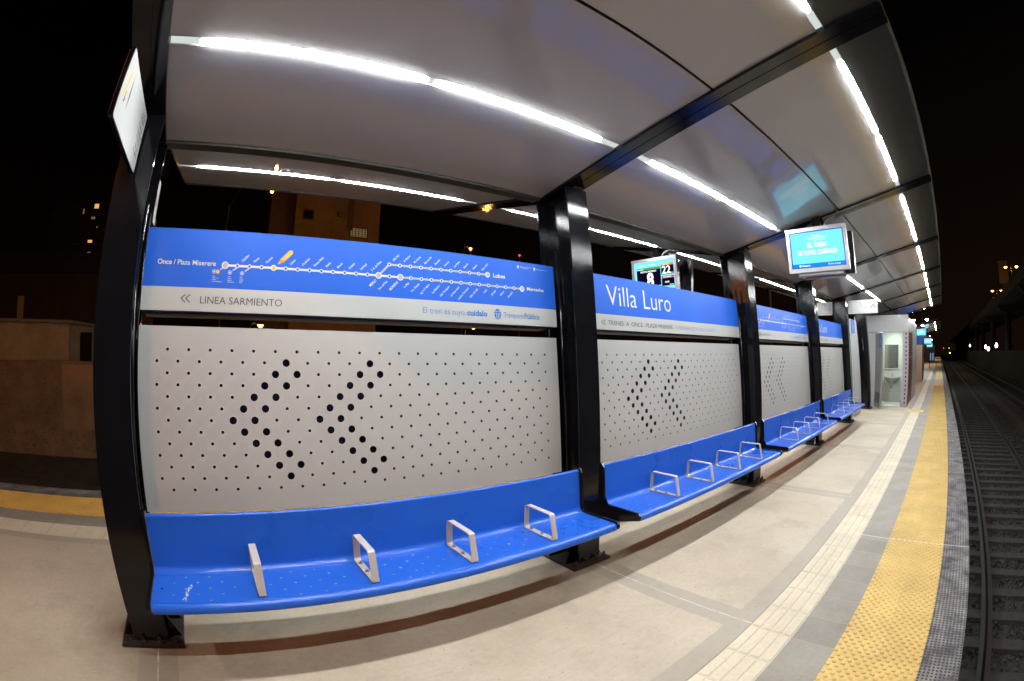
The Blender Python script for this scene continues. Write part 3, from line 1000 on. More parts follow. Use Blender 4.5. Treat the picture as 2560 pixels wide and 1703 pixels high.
ZS = 0.456
YA, YB = -0.468, -0.180     # flat perforated part of the seat
def make_bench(label):
    root = thing('bench', label, 'bench', group='blue perforated benches')
    xa, xb = 0.132, 2.878
    # shell outline from the rolled back top down to the front lip (y, z)
    prof = arc2(-0.085, 0.745, 0.016, 60, 190, 7)
    prof += [(-0.113, 0.66), (-0.124, 0.56)]
    prof += list(reversed(arc2(-0.180, ZS + 0.045, 0.045, -90, -6, 7)))
    front = [(YA, ZS)] + list(arc2(YA, ZS - 0.034, 0.034, 90, 200, 9)) + [(YA + 0.0, ZS - 0.060)]
    mb = MB()
    def sweep(pts):
        i = len(mb.v)
        for xx in (xa, xb):
            mb.v.extend([(xx, y, z) for y, z in pts])
        n = len(pts)
        for k in range(n - 1):
            mb.f.append((i + k, i + k + 1, i + n + k + 1, i + n + k))
    sweep(prof)
    sweep(front)
    pitch = 0.0635
    cols = {}
    for g in (0.370, 0.934, 1.498, 2.060, 2.622):
        for j in range(-3, 4):
            ys = {0: (-0.262, -0.386), 1: (-0.201, -0.324, -0.447), 2: (-0.262, -0.386), 3: (-0.324,)}[abs(j)]
            cols[round(g + j * pitch, 4)] = ys
    xs = sorted(cols)
    edge = xa
    pl = lambda u, w, d: (u, w, ZS - d)
    for xc in xs:
        l, r = xc - pitch / 2, xc + pitch / 2
        if l > edge + 1e-4:
            mb.quad((edge, YA, ZS), (l, YA, ZS), (l, YB, ZS), (edge, YB, ZS))
        l = max(l, edge)
        ys = sorted(cols[xc])
        cuts = [YA] + [(a + b) / 2 for a, b in zip(ys, ys[1:])] + [YB]
        for yc, c0, c1 in zip(ys, cuts, cuts[1:]):
            ring_cell(mb, l, r, c0, c1, xc, yc, 0.0075, 10, pl, 0.0012)
        edge = r
    mb.quad((edge, YA, ZS), (xb, YA, ZS), (xb, YB, ZS), (edge, YB, ZS))
    o = mb.build('seat_shell', 'bench', root)
    bm = bmesh.new()
    bm.from_mesh(o.data)
    bmesh.ops.remove_doubles(bm, verts=bm.verts, dist=0.0004)
    bmesh.ops.recalc_face_normals(bm, faces=bm.faces)
    bm.to_mesh(o.data)
    bm.free()
    me = o.data
    for p in me.polygons:
        p.use_smooth = not (abs(p.normal.z) > 0.999 and abs(p.center.z - ZS) < 0.001)
    # black end brackets reaching back to the columns
    for sgn, x in ((-1, 0.110), (1, 2.880)):
        pts = [(-0.060, 0.772), (-0.100, 0.776), (-0.122, 0.745), (-0.150, 0.520), (-0.185, 0.470), (-0.470, 0.470)]
        pts += arc2(-0.478, 0.437, 0.033, 90, 215, 7)
        pts += [(-0.300, 0.360), (-0.150, 0.315), (-0.085, 0.315)]
        MB().prism_x(pts, x, x + 0.020).build('end_bracket', 'black', root, 0.002)
    # loop armrests bent from flat bar
    loop = []
    for (cy, cz, a0, a1, r) in ((-0.444, 0.466, 270, 160, 0.007), (-0.393, 0.604, 160, 90, 0.018), (-0.181, 0.600, 90, 0, 0.022), (-0.181, 0.481, 0, -90, 0.022)):
        loop += arc2(cy, cz, r, a0, a1, 5)
    n = len(loop)
    cyy = sum(p[0] for p in loop) / n
    czz = sum(p[1] for p in loop) / n
    for xh in (0.668, 1.232, 1.796, 2.357):
        a = MB()
        th = 0.0055
        inner = []
        for k in range(n):
            p, q = loop[k - 1], loop[(k + 1) % n]
            dx, dz = q[0] - p[0], q[1] - p[1]
            L = math.hypot(dx, dz) or 1
            nx, nz = -dz / L, dx / L
            if (cyy - loop[k][0]) * nx + (czz - loop[k][1]) * nz < 0:
                nx, nz = -nx, -nz
            inner.append((loop[k][0] + nx * th, loop[k][1] + nz * th))
        i = len(a.v)
        x0_, x1_ = xh, xh + 0.037
        for xx in (x0_, x1_):
            a.v += [(xx, y, z) for y, z in loop] + [(xx, y, z) for y, z in inner]
        for k in range(n):
            k2 = (k + 1) % n
            a.f.append((i + k, i + k2, i + 2 * n + k2, i + 2 * n + k))
            a.f.append((i + n + k, i + 3 * n + k, i + 3 * n + k2, i + n + k2))
            a.f.append((i + k, i + n + k, i + n + k2, i + k2))
            a.f.append((i + 2 * n + k, i + 2 * n + k2, i + 3 * n + k2, i + 3 * n + k))
        h = a.build('armrest', 'arm', root)
        for yb in (-0.43, -0.32, -0.215):
            MB().tube([(xh + 0.0185, yb, 0.4645), (xh + 0.0185, yb, 0.4685), (xh + 0.0185, yb, 0.4686), (xh + 0.0185, yb, 0.4755)], [0.0125, 0.0125, 0.0075, 0.0075], 8).build('bolt', 'steel', h)
    return root
blabels = ['nearest blue bench with a white scratch on its left end, below the nearest map board',
           'second blue bench, below the nearest Villa Luro board',
           'third blue bench, below the second map board',
           'farthest blue bench, ending just before the open cabin']
b0 = make_bench(blabels[0])
for k in range(1, 4):
    copy_tree(b0, (3.0 * k, 0, 0), blabels[k])
# scratched paint on the first seat only
mb = MB()
rs = random.Random(3)
for k in range(46):
    t = rs.random()
    x, y = 0.335 - 0.036 * t + rs.gauss(0, 0.004), -0.29 - 0.15 * t + rs.gauss(0, 0.004)
    w, l = rs.uniform(0.0008, 0.0028), rs.uniform(0.004, 0.016)
    mb.poly([(x - w, y, ZS + 0.0006), (x + w * 0.6, y - l * 0.4, ZS + 0.0006), (x + w, y + l * 0.5, ZS + 0.0006), (x - w * 0.3, y + l, ZS + 0.0006)])
mb.build('paint_scratch', 'scratch', b0)

# ================================================================== hanging monitors
def place_yz(x, cy, cz, tilt):
    """screen facing -x, seen right = -y; tilt leans the face down"""
    def f(u, w, d=0.0):
        return (x - d * math.cos(tilt) + w * math.sin(tilt) * -1, cy - u, cz + w * math.cos(tilt) - d * math.sin(tilt))
    return f

def make_monitor(label, x, cy, cz, kind, facing=-1, group='monitors hung from the roof arms'):
    """monitor about 0.78 x 0.49 m, screen toward -x (built at origin, then turned)"""
    root = thing('monitor', label, 'monitor', (x, cy, cz), (0, 0, 0 if facing < 0 else PI), group)
    tl = math.radians(4)
    P = place_yz(0, 0, 0, tl)
    W_, H_ = 0.785, 0.495
    mb = MB()
    ro = [(-W_ / 2, -H_ / 2), (W_ / 2, -H_ / 2), (W_ / 2, H_ / 2), (-W_ / 2, H_ / 2)]
    ri = [(-W_ / 2 + 0.042, -H_ / 2 + 0.048), (W_ / 2 - 0.042, -H_ / 2 + 0.048), (W_ / 2 - 0.042, H_ / 2 - 0.042), (-W_ / 2 + 0.042, H_ / 2 - 0.042)]
    mb.v = [P(u, w, d) for d in (0.0, -0.05) for rr in (ro, ri) for u, w in rr]
    for j in range(4):
        j2 = (j + 1) % 4
        mb.f += [(j, j2, 4 + j2, 4 + j), (8 + j, 12 + j, 12 + j2, 8 + j2), (j, 8 + j, 8 + j2, j2), (4 + j, 4 + j2, 12 + j2, 12 + j)]
    mb.build('bezel', 'tv', root)
    mb = MB()
    mb.hexa([P(-W_ / 2, -H_ / 2, -0.0505), P(W_ / 2, -H_ / 2, -0.0505), P(W_ / 2, -H_ / 2, -0.054), P(-W_ / 2, -H_ / 2, -0.054),
             P(-W_ / 2, H_ / 2, -0.0505), P(W_ / 2, H_ / 2, -0.0505), P(W_ / 2, H_ / 2, -0.054), P(-W_ / 2, H_ / 2, -0.054)])
    mb.build('back_plate', 'tv_back', root)
    mb = MB()
    mb.hexa([P(-0.31, -0.225, -0.0545), P(0.31, -0.225, -0.0545), P(0.31, -0.225, -0.15), P(-0.31, -0.225, -0.15),
             P(-0.31, 0.225, -0.0545), P(0.31, 0.225, -0.0545), P(0.31, 0.225, -0.15), P(-0.31, 0.225, -0.15)])
    mb.build('case_back', 'tv_back', root, 0.012)
    for u in (0.335, 0.365):
        MB().tube([P(u, -0.20, -0.09), P(u, 0.20, -0.09)], 0.012, 8).build('side_rail', 'chrome', root, smooth=True)
    mb = MB()
    mb.hexa([P(-0.28, -0.285, -0.03), P(0.30, -0.285, -0.03), P(0.30, -0.285, -0.14), P(-0.28, -0.285, -0.14),
             P(-0.28, -0.249, -0.03), P(0.30, -0.249, -0.03), P(0.30, -0.249, -0.14), P(-0.28, -0.249, -0.14)])
    mb.build('speaker_bar', 'tv', root, 0.006)
    zt = 0.40
    mb = MB()
    mb.box(0.055, 0.15, -0.05, 0.05, 0.225, zt)
    mb.build('bracket', 'black', root)
    for k in range(3):
        o_ = 0.012 * k
        MB().tube([(0.06, -0.08 - o_, 0.24), (0.045, -0.14 - o_, 0.30 + o_), (0.07, -0.22 - o_, 0.33 + o_), (0.10, -0.28 - o_, 0.40 + o_)], 0.007, 6).build('cable', 'cable', root, smooth=True)
    u0, u1, w0, w1 = -W_ / 2 + 0.042, W_ / 2 - 0.042, -H_ / 2 + 0.048, H_ / 2 - 0.042
    sw, sh = u1 - u0, w1 - w0
    def rect(nm, m, a, b, c, d, lev, par):
        q = MB()
        q.quad(P(u0 + sw * a, w0 + sh * c, -0.008 + lev), P(u0 + sw * b, w0 + sh * c, -0.008 + lev), P(u0 + sw * b, w0 + sh * d, -0.008 + lev), P(u0 + sw * a, w0 + sh * d, -0.008 + lev))
        return q.build(nm, m, par)
    L1, L2, L3 = 0.001, 0.002, 0.003
    T = lambda lev: (lambda u, w: P(u0 + sw * u, w0 + sh * w, -0.008 + lev))
    def lt(mb, s_, u, w, h, width=None, bold=0.0, align='L'):
        vs, fs = text_faces(s_, bold)
        k = h * sh / cap()
        xa = min(v[0] for v in vs)
        xb = max(v[0] for v in vs)
        kx = k if width is None else width * sw / (xb - xa)
        wd = (xb - xa) * kx
        of = {'L': 0, 'C': -wd / 2, 'R': -wd}[align]
        i = len(mb.v)
        for a, b in vs:
            mb.v.append(P(u0 + sw * u + (a - xa) * kx + of, w0 + sh * w + b * k, -0.008 + L3))
        for f in fs:
            mb.f.append(tuple(i + j for j in f))
    if kind == 'slogan':
        s_ = rect('screen', 'scr_frame', 0, 1, 0, 1, 0, root)
        rect('screen_field', 'scr_cyan', 0.015, 0.985, 0.12, 0.975, L1, s_)
        rect('screen_footer', 'scr_blue', 0.015, 0.985, 0.012, 0.118, L1, s_)
        t = MB()
        lt(t, 'EL TREN', 0.5, 0.55, 0.115, 0.34, 0.03, 'C')
        lt(t, 'ES TUYO, CUIDALO', 0.5, 0.355, 0.115, 0.72, 0.03, 'C')
        lt(t, 'Ministerio', 0.42, 0.845, 0.035, 0.16, 0.02)
        lt(t, 'del Interior y Transporte', 0.42, 0.785, 0.035, 0.26, 0.02)
        lt(t, 'Presidencia de la Nación', 0.42, 0.73, 0.03, 0.25, 0.0)
        t.poly([T(L3)(0.355, 0.76), T(L3)(0.385, 0.76), T(L3)(0.38, 0.80), T(L3)(0.37, 0.82), T(L3)(0.36, 0.80)])
        t.disc(T(L3)(0.155, 0.065), 0.012, (0, -1, 0), (0, 0, 1), 12)
        lt(t, 'Transporte', 0.18, 0.045, 0.045, 0.16, 0.02)
        lt(t, 'El tren es tuyo', 0.68, 0.045, 0.045, 0.22, 0.0)
        t.build('screen_lettering', 'scr_white', s_)
    else:
        s_ = rect('screen', 'scr_cyan', 0, 1, 0, 1, 0, root)
        rect('screen_field', 'scr_black', 0.06, 0.665, 0.12, 0.72, L1, s_)
        rect('screen_field', 'scr_black', 0.68, 0.985, 0.50, 0.80, L1, s_)
        rect('screen_field', 'scr_black', 0.68, 0.985, 0.12, 0.38, L1, s_)
        rect('screen_band', 'scr_green', 0.06, 0.665, 0.72, 0.795, L1, s_)
        rect('screen_band', 'scr_orange', 0.68, 0.985, 0.80, 0.88, L1, s_)
        rect('screen_band', 'scr_red', 0.68, 0.985, 0.385, 0.46, L1, s_)
        rect('screen_footer', 'scr_blue', 0.0, 1.0, 0.0, 0.03, L1, s_)
        t = MB()
        lt(t, 'DESTINO MORENO', 0.36, 0.635, 0.055, 0.40, 0.02, 'C')
        lt(t, '8', 0.40, 0.14, 0.45, 0.17, 0.035, 'C')
        lt(t, '22', 0.70, 0.53, 0.245, 0.21, 0.02)
        lt(t, 'minutos', 0.54, 0.14, 0.04, 0.11, 0.02)
        lt(t, 'minutos', 0.88, 0.53, 0.03, 0.09, 0.02)
        lt(t, '20:58', 0.76, 0.22, 0.05, 0.10, 0.02)
        lt(t, 'minutos', 0.87, 0.14, 0.04, 0.10, 0.02)
        lt(t, 'Transporte', 0.10, 0.85, 0.04, 0.20, 0.02)
        lt(t, 'Ministerio', 0.38, 0.86, 0.04, 0.18, 0.02)
        lt(t, 'Llegando', 0.08, 0.735, 0.04, 0.16, 0.02)
        lt(t, 'Demora', 0.72, 0.82, 0.04, 0.16, 0.02)
        lt(t, 'Cancelado', 0.72, 0.40, 0.04, 0.20, 0.02)
        lt(t, 'El tren es tuyo', 0.64, 0.05, 0.045, 0.28, 0.0)
        t.build('screen_lettering', 'scr_white', s_)
    return root
make_monitor('monitor with bright cyan screen reading EL TREN ES TUYO, CUIDALO', 5.80, -0.975, 2.715, 'slogan')
make_monitor('dark backed monitor hung back to back behind the cyan slogan monitor', 6.22, -0.975, 2.715, 'times', 1)
make_monitor('train times monitor showing 8 and 22, above the nearest Villa Luro board', 5.80, 1.445, 2.625, 'times')
make_monitor('dark backed monitor hung back to back behind the train times monitor', 6.22, 1.445, 2.625, 'slogan', 1)

# ================================================================== flag signs on the columns
def flag_sign(label, x, y0, y1, z0, z1, kind, face=1):
    """plate standing out from a column; written on both faces"""
    w, h = abs(y1 - y0), z1 - z0
    yc, zc_ = (y0 + y1) / 2, (z0 + z1) / 2
    root = thing('direction_sign', label, 'sign', (x, yc, zc_), group='white direction signs on the columns')
    out = 1 if y1 < y0 else -1         # +1: the free end points to -y
    mb = MB()
    mb.prism_x([(a, b) for a, b in rrect(w, h, 0.02)], -0.021, 0.0)
    mb.build('sign_frame', 'black', root)
    for sx_, fx in ((1, 0.0016), (-1, -0.0226)):
        MB().prism_x([(a, b) for a, b in rrect(w - 0.012, h - 0.012, 0.016)], fx - 0.001, fx + 0.001).build('sign_face', 'white_sign', root)
        px_ = fx + (0.0022 if sx_ > 0 else -0.0022)
        g, o_, p = MB(), MB(), MB()
        F = lambda e, q: (px_, -out * (e - w / 2), q)      # e: metres from the column side
        # dotted pattern near the column
        for i in range(5):
            for j in range(7):
                e, q = 0.040 + 0.019 * i + (0.0095 if j % 2 else 0), h / 2 - 0.05 - 0.036 * j
                p.disc(F(e, q), 0.0048 if (i + j) % 3 else 0.0078, (0, 1, 0), (0, 0, 1), 8)
        if kind == 'end':
            # yellow bar, a small arrow and a long stroke near the free end
            o_.poly([F(w - 0.092, 0.092), F(w - 0.112, 0.092), F(w - 0.064, -0.056), F(w - 0.044, -0.056)])
            g.poly([F(w - 0.103, -0.005), F(w - 0.094, -0.005), F(w - 0.090, -0.060), F(w - 0.099, -0.060)])
            g.poly([F(w - 0.112, -0.040), F(w - 0.100, -0.028), F(w - 0.084, -0.058), F(w - 0.092, -0.062)])
            g.poly([F(w - 0.165, 0.115), F(w - 0.185, 0.02), F(w - 0.178, -0.055), F(w - 0.172, -0.055), F(w - 0.163, 0.02)])
            ce = w - 0.27
        else:
            ce = w - 0.13
            for s_ in (-1, 1):
                g.poly([F(ce, 0.055), F(ce, 0.028), F(ce + s_ * 0.066, -0.041), F(ce + s_ * 0.066, -0.014)])
        words = [('Salida', 0.026, 0.085), ('Andenes', 0.018, 0.045), ('Plaza Miserere', 0.018, 0.01), ('Moreno', 0.018, -0.025), ('Lobos', 0.018, -0.06), ('Mercedes', 0.018, -0.095)] if kind == 'end' else [('Baño', 0.026, 0.075), ('Salida', 0.018, 0.03), ('Plaza Miserere', 0.018, -0.03)]
        right = -out * sx_           # does "away from the column" read left to right on this face?
        for s_, hh, q0 in words:
            ec = 0.17 if kind == 'end' else 0.24
            ww = 0.0135 * len(s_) * hh / 0.018
            e0 = ec if -out * sx_ < 0 else ec + ww
            # reading direction on a face seen from +x is +y, from -x is -y
            letter(g if hh > 0.02 else p, (lambda u, q, e0=e0: (px_, -out * (e0 - w / 2) + sx_ * u, q)), s_, 0.0, q0, hh, width=ww)
        g.build('arrow', 'grey_ink', root)
        p.build('pattern', 'grey_ink', root)
        if o_.v:
            o_.build('yellow_bar', 'orange_ink', root)
    return root
flag_sign('white direction sign with a yellow bar on the leftmost column, pointing over the platform', 0.005, 0.015, -0.695, 2.452, 2.795, 'end')
flag_sign('white direction sign behind the leftmost column, partly hidden by it', 0.005, 0.44, 1.13, 2.44, 2.78, 'plain')
flag_sign('white sign with an upward arrow on the farthest-but-one column, above the bench side', 12.0, 0.02, -0.80, 2.45, 2.765, 'plain')
flag_sign('white sign on the rear side of the column that carries the arrow sign', 12.0, 0.44, 1.22, 2.44, 2.755, 'plain')

# ================================================================== grey wall panel and blue plate of the fifth bay
wp = thing('wall_panel', 'tall grey steel panel between the last two black columns', 'panel', (12, 0, 0), LEAN)
MB().box(0.118, 2.05, -0.03, 0.09, 0.03, 2.43).build('sheet', 'cabin', wp)
mb = MB()
for k in (1.08,):
    mb.box(k, k + 0.006, -0.0312, -0.0295, 0.05, 2.40)
mb.build('seam', 'dark', wp)

def access_plate(name, label, x, y, z, w, h, face):
    """blue plate with a wheelchair user; face = 'x' (seen from -x) or 'y' (seen from -y)"""
    root = thing(name, label, 'sign', (x, y, z))
    if face == 'y':
        P = lambda u, q, d: (u, -d, q)
    else:
        P = lambda u, q, d: (-d, -u, q)
    mb = MB()
    pts = rrect(w, h, 0.02)
    n = len(pts)
    i = 0
    mb.v += [P(a, b, 0.004) for a, b in pts] + [P(a, b, -0.004) for a, b in pts]
    mb.f.append(tuple(range(n)))
    mb.f.append(tuple(range(2 * n - 1, n - 1, -1)))
    for k in range(n):
        k2 = (k + 1) % n
        mb.f.append((k, k2, n + k2, n + k))
    mb.build('plate', 'blue_plate', root)
    g = MB()
    s_ = w * 0.32
    def D(cx, cz, r, r0=0):
        i = len(g.v)
        m_ = 18
        if r0:
            for rr in (r0, r):
                g.v.extend([P(cx + rr * math.cos(2 * PI * j / m_), cz + rr * math.sin(2 * PI * j / m_), 0.0055) for j in range(m_)])
            for j in range(m_):
                g.f.append((i + j, i + m_ + j, i + m_ + (j + 1) % m_, i + (j + 1) % m_))
        else:
            g.poly([P(cx + r * math.cos(2 * PI * j / m_), cz + r * math.sin(2 * PI * j / m_), 0.0055) for j in range(m_)])
    D(-0.05 * s_, 0.75 * s_, 0.16 * s_)
    D(-0.05 * s_, -0.35 * s_, 0.52 * s_, 0.40 * s_)
    for a, b in (((-0.10, 0.55), (0.02, -0.20)), ((0.0, -0.18), (0.42, -0.18)), ((0.40, -0.16), (0.62, -0.78)), ((-0.06, 0.22), (0.34, 0.20))):
        dx, dz = b[0] - a[0], b[1] - a[1]
        L = math.hypot(dx, dz)
        nx, nz = -dz / L * 0.065, dx / L * 0.065
        g.poly([P((a[0] + nx) * s_, (a[1] + nz) * s_, 0.0055), P((b[0] + nx) * s_, (b[1] + nz) * s_, 0.0055), P((b[0] - nx) * s_, (b[1] - nz) * s_, 0.0055), P((a[0] - nx) * s_, (a[1] - nz) * s_, 0.0055)])
    g.build('wheelchair_symbol', 'white_ink', root)
    return root
pl = access_plate('accessibility_plate', 'blue plate with a white wheelchair symbol on the tall grey panel', 13.35, 0.10, 2.06, 0.50, 0.34, 'y')
pl.location = (13.43, -0.036 * CA + 2.25 * SA, 2.25 * CA + 0.036 * SA)
pl.rotation_euler = LEAN

# ================================================================== the cabin (open accessible toilet) at the end of the benches
KX = 15.80
cb = thing('restroom_cabin', 'grey steel restroom cabin with its door open and white light inside', 'cabin', (0, 0, 0))
yL, yR, kz = 0.62, -1.335, 2.665
mb = MB()
mb.box(KX, KX + 0.06, -0.245, yL, 0.0, 2.17)          # left of the doorway
mb.build('front_wall', 'cabin', cb)
MB().box(KX, KX + 0.06, -1.15, -1.105, 0.0, 2.17).build('door_jamb', 'cabin', cb)
MB().box(KX - 0.02, KX + 0.08, yR + 0.003, yL, 2.18, kz).build('fascia', 'cabin', cb)
mb = MB()
mb.box(KX - 0.012, KX + 0.05, -1.325, -1.153, 0.0, 2.176)
mb.build('pilaster', 'cabin_lilac', cb)
mb = MB()
for k in range(17):
    z = 0.10 + 0.124 * k
    mb.box(KX - 0.0145, KX - 0.0105, -1.262, -1.216, z, z + 0.055)
mb.build('pilaster_slot', 'dark', cb)
mb = MB()
mb.box(KX + 0.061, 17.36, -1.13, -1.10, 0, 2.30)
mb.box(KX + 0.061, 17.36, -0.24, -0.20, 0, 2.30)
mb.box(17.33, 17.37, -1.10, -0.24, 0, 2.30)
mb.box(KX + 0.061, 17.37, -1.10, -0.24, 2.25, 2.30)
mb.box(KX + 0.001, 17.33, -1.10, -0.24, 0.003, 0.02)
mb.build('room_lining', 'room', cb)
mb = MB()
mb.box(17.26, 17.329, -1.0, -0.42, 0.02, 0.78)
mb.build('duct_cover', 'room', cb)
MB().box(16.3, 16.9, -0.76, -0.58, 2.225, 2.249).build('room_lamp', emit('room_lamp', (0.84, 1.0, 0.88), 48.0), cb)
mr_ = MB()
mr_.box(17.315, 17.329, -0.83, -0.26, 1.05, 1.84)
mfr = mr_.build('mirror', 'mirror', cb)
f = MB()
for (a, b, c, d) in ((-0.845, -0.245, 1.825, 1.855), (-0.845, -0.245, 1.035, 1.065), (-0.845, -0.815, 1.065, 1.825), (-0.275, -0.245, 1.065, 1.825)):
    f.box(17.300, 17.328, a, b, c, d)
f.build('mirror_frame', 'room', mfr)
# washbasin: a lathe-like bowl cut flat on the wall side
b = MB()
prof = [(0.10, 0.60), (0.17, 0.66), (0.235, 0.735), (0.265, 0.79), (0.262, 0.805), (0.235, 0.80), (0.19, 0.735), (0.10, 0.70), (0.0, 0.695)]
n = 18
i = 0
for r, z in prof:
    for k in range(n):
        a = PI / 2 + PI * k / (n - 1)
        b.v.append((17.255 + r * 1.35 * math.cos(a), -0.60 + r * 1.18 * math.sin(a), z))
for r in range(len(prof) - 1):
    for k in range(n - 1):
        b.f.append((i + r * n + k, i + r * n + k + 1, i + (r + 1) * n + k + 1, i + (r + 1) * n + k))
bs = b.build('washbasin', 'ceramic', cb, smooth=True)
t = MB()
t.tube([(17.20, -0.60, 0.80), (17.20, -0.60, 0.90), (17.14, -0.60, 0.915), (17.10, -0.60, 0.895)], 0.012, 8)
t.build('tap', 'chrome', bs, smooth=True)
t = MB()
t.tube([(17.12, -0.60, 0.66), (17.12, -0.60, 0.50), (17.16, -0.60, 0.46), (17.20, -0.60, 0.50), (17.25, -0.60, 0.52)], 0.022, 8)
t.build('drain_trap', 'ceramic', bs, smooth=True)
# other sides and roof of the cabin
MB().box(KX + 0.081, 21.0, yL - 0.04, yL, 0, kz - 0.004).build('side_wall', 'cabin', cb)
MB().box(20.96, 21.0, yR + 0.2, yL - 0.041, 0, kz - 0.004).build('side_wall', 'cabin', cb)
MB().box(KX + 0.081, 21.0, yR + 0.06, yL - 0.041, kz - 0.05, kz - 0.006).build('roof', 'cabin', cb)
MB().box(17.93, 20.959, yR, yR + 0.04, 0, kz - 0.051).build('side_wall', 'cabin', cb)
MB().box(KX + 0.061, 17.9, yR + 0.075, yR + 0.105, 0.0, kz - 0.051).build('side_wall', 'cabin', cb)
MB().box(KX + 0.081, 17.92, yR + 0.005, yR + 0.035, 2.18, kz - 0.051).build('side_wall', 'cabin', cb)
mb = MB()
for k in range(27):
    z = 0.04 + 0.0785 * k
    mb.hexa([(KX + 0.06, yR - 0.004, z), (17.9, yR - 0.004, z), (17.9, yR + 0.045, z + 0.02), (KX + 0.06, yR + 0.045, z + 0.02),
             (KX + 0.06, yR - 0.004, z + 0.052), (17.9, yR - 0.004, z + 0.052), (17.9, yR + 0.045, z + 0.060), (KX + 0.06, yR + 0.045, z + 0.060)])
mb.build('slat_screen', 'slat', cb)
# door, swung out toward the benches
dr = thing('tmp', 'x', 'x')
hx, hy = KX - 0.015, -0.155
dl = 0.83
ang = math.atan2(-0.50 - hy, 15.02 - hx)
dmb = MB().box(0.0, dl, -0.02, 0.02, 0.025, 2.13)
door = dmb.build('door', 'door', cb, 0.003)
door.location = (hx, hy, 0)
door.rotation_euler = (0, 0, ang)
lv = MB()
for k in range(6):
    z = 0.16 + 0.05 * k
    lv.box(0.14, dl - 0.14, 0.0205, 0.0235, z, z + 0.022)
    lv.box(0.14, dl - 0.14, -0.0235, -0.0205, z, z + 0.022)
lv.build('louvre', 'dark', door)
for s_ in (-1, 1):
    hp = MB().box(dl - 0.095, dl - 0.045, min(s_ * 0.02, s_ * 0.027), max(s_ * 0.02, s_ * 0.027), 0.90, 1.14).build('handle', 'chrome', door)
    MB().tube([(dl - 0.07, s_ * 0.02, 1.02), (dl - 0.07, s_ * 0.062, 1.02), (dl - 0.20, s_ * 0.066, 1.02)], 0.011, 8).build('lever', 'chrome', door)
dp = MB().box(dl - 0.36, dl - 0.07, 0.0205, 0.0255, 1.72, 2.10)
dpl = dp.build('door_plate', 'blue_plate', door)
for s_ in (1, -1):
    if s_ < 0:
        dpl = MB().box(dl - 0.36, dl - 0.07, -0.0255, -0.0205, 1.72, 2.10).build('door_plate', 'blue_plate', door)
    g = MB()
    yy = s_ * 0.0262
    cx_, cz_, k_ = dl - 0.215, 1.90, 0.115
    g.disc((cx_, yy, cz_ + 0.75 * k_), 0.16 * k_, (1, 0, 0), (0, 0, 1), 14)
    g.disc((cx_, yy, cz_ - 0.35 * k_), 0.55 * k_, (1, 0, 0), (0, 0, 1), 18, 0.42 * k_)
    g.quad((cx_ - 0.03 * k_, yy, cz_ + 0.5 * k_), (cx_ + 0.10 * k_, yy, cz_ + 0.5 * k_), (cx_ + 0.10 * k_, yy, cz_ - 0.3 * k_), (cx_ - 0.03 * k_, yy, cz_ - 0.3 * k_))
    g.build('wheelchair_symbol', 'white_ink', dpl)
for z in (0.28, 1.05, 1.85):
    MB().tube([(-0.008, 0, z), (-0.008, 0, z + 0.11)], 0.012, 8).build('hinge', 'chrome', door)
bpy.data.objects.remove(dr)

# ================================================================== farther down the platform
fb = thing('ticket_booth', 'pale booth with a blue band on top, standing past the restroom cabin', 'booth', (28.7, -1.02, 0))
MB().box(0, 3.2, -0.28, 0.9, 0, 1.95).build('booth_body', mat('booth_pink_grey', (0.50, 0.45, 0.42), 0.45, var=0.04), fb, 0.01)
MB().box(-0.012, 3.21, -0.29, 0.91, 1.955, 2.42).build('blue_band', 'blue_sign', fb, 0.006)
mb = MB()
for k in range(22):
    z = 0.12 + 0.08 * k
    mb.box(0.15, 3.05, -0.30, -0.284, z, z + 0.045)
mb.build('slat_screen', 'slat', fb)
make_canopy2 = make_canopy(31.9, 4, 'second, distant canopy farther down the platform')
for k in range(4):
    o = copy_tree(s_out)
    o.location = (31.9 + 3.0 * k + 0.1, -2.118, zc(-2.118) - 0.005)
    o['label'] = '%s strip light under the distant second canopy, counted from the near end' % ['first', 'second', 'third', 'fourth'][k]
    o['group'] = 'lit strips under the distant canopy'
for k in range(5):
    o = copy_tree(f0, (31.9 + 3.0 * k, 0, 0), '%s column of the distant second canopy, counted from the near end' % ['first', 'second', 'third', 'fourth', 'fifth'][k], 'columns of the distant canopy')
make_monitor('small distant monitor with a cyan screen under the near end of the second canopy', 33.0, -1.05, 2.75, 'slogan', group='distant monitors')
make_monitor('small distant monitor with a cyan screen in the middle of the second canopy', 40.2, -1.35, 2.35, 'slogan', group='distant monitors')
make_monitor('smallest, farthest monitor with a cyan screen past the second canopy', 52.0, -1.25, 2.2, 'slogan', group='distant monitors')
tag(MB().box(52.15, 52.23, -1.30, -1.20, 0, 2.1).build('monitor_post', 'black'), 'dark post carrying the smallest, farthest monitor', 'post')
fc = thing('waiting_cabin', 'dark far cabin at the end of the platform, with two lit pale panels', 'cabin', (88, -0.9, 0))
MB().box(0, 6, -0.6, 2.0, 0, 2.6).build('cabin_body', 'gutter', fc)
for yy in (-0.25, 0.25):
    MB().box(-0.03, -0.005, yy - 0.13, yy + 0.13, 0.15, 1.35).build('lit_panel', emit('pale_blue_panel', (0.45, 0.68, 1.0), 0.35), fc)
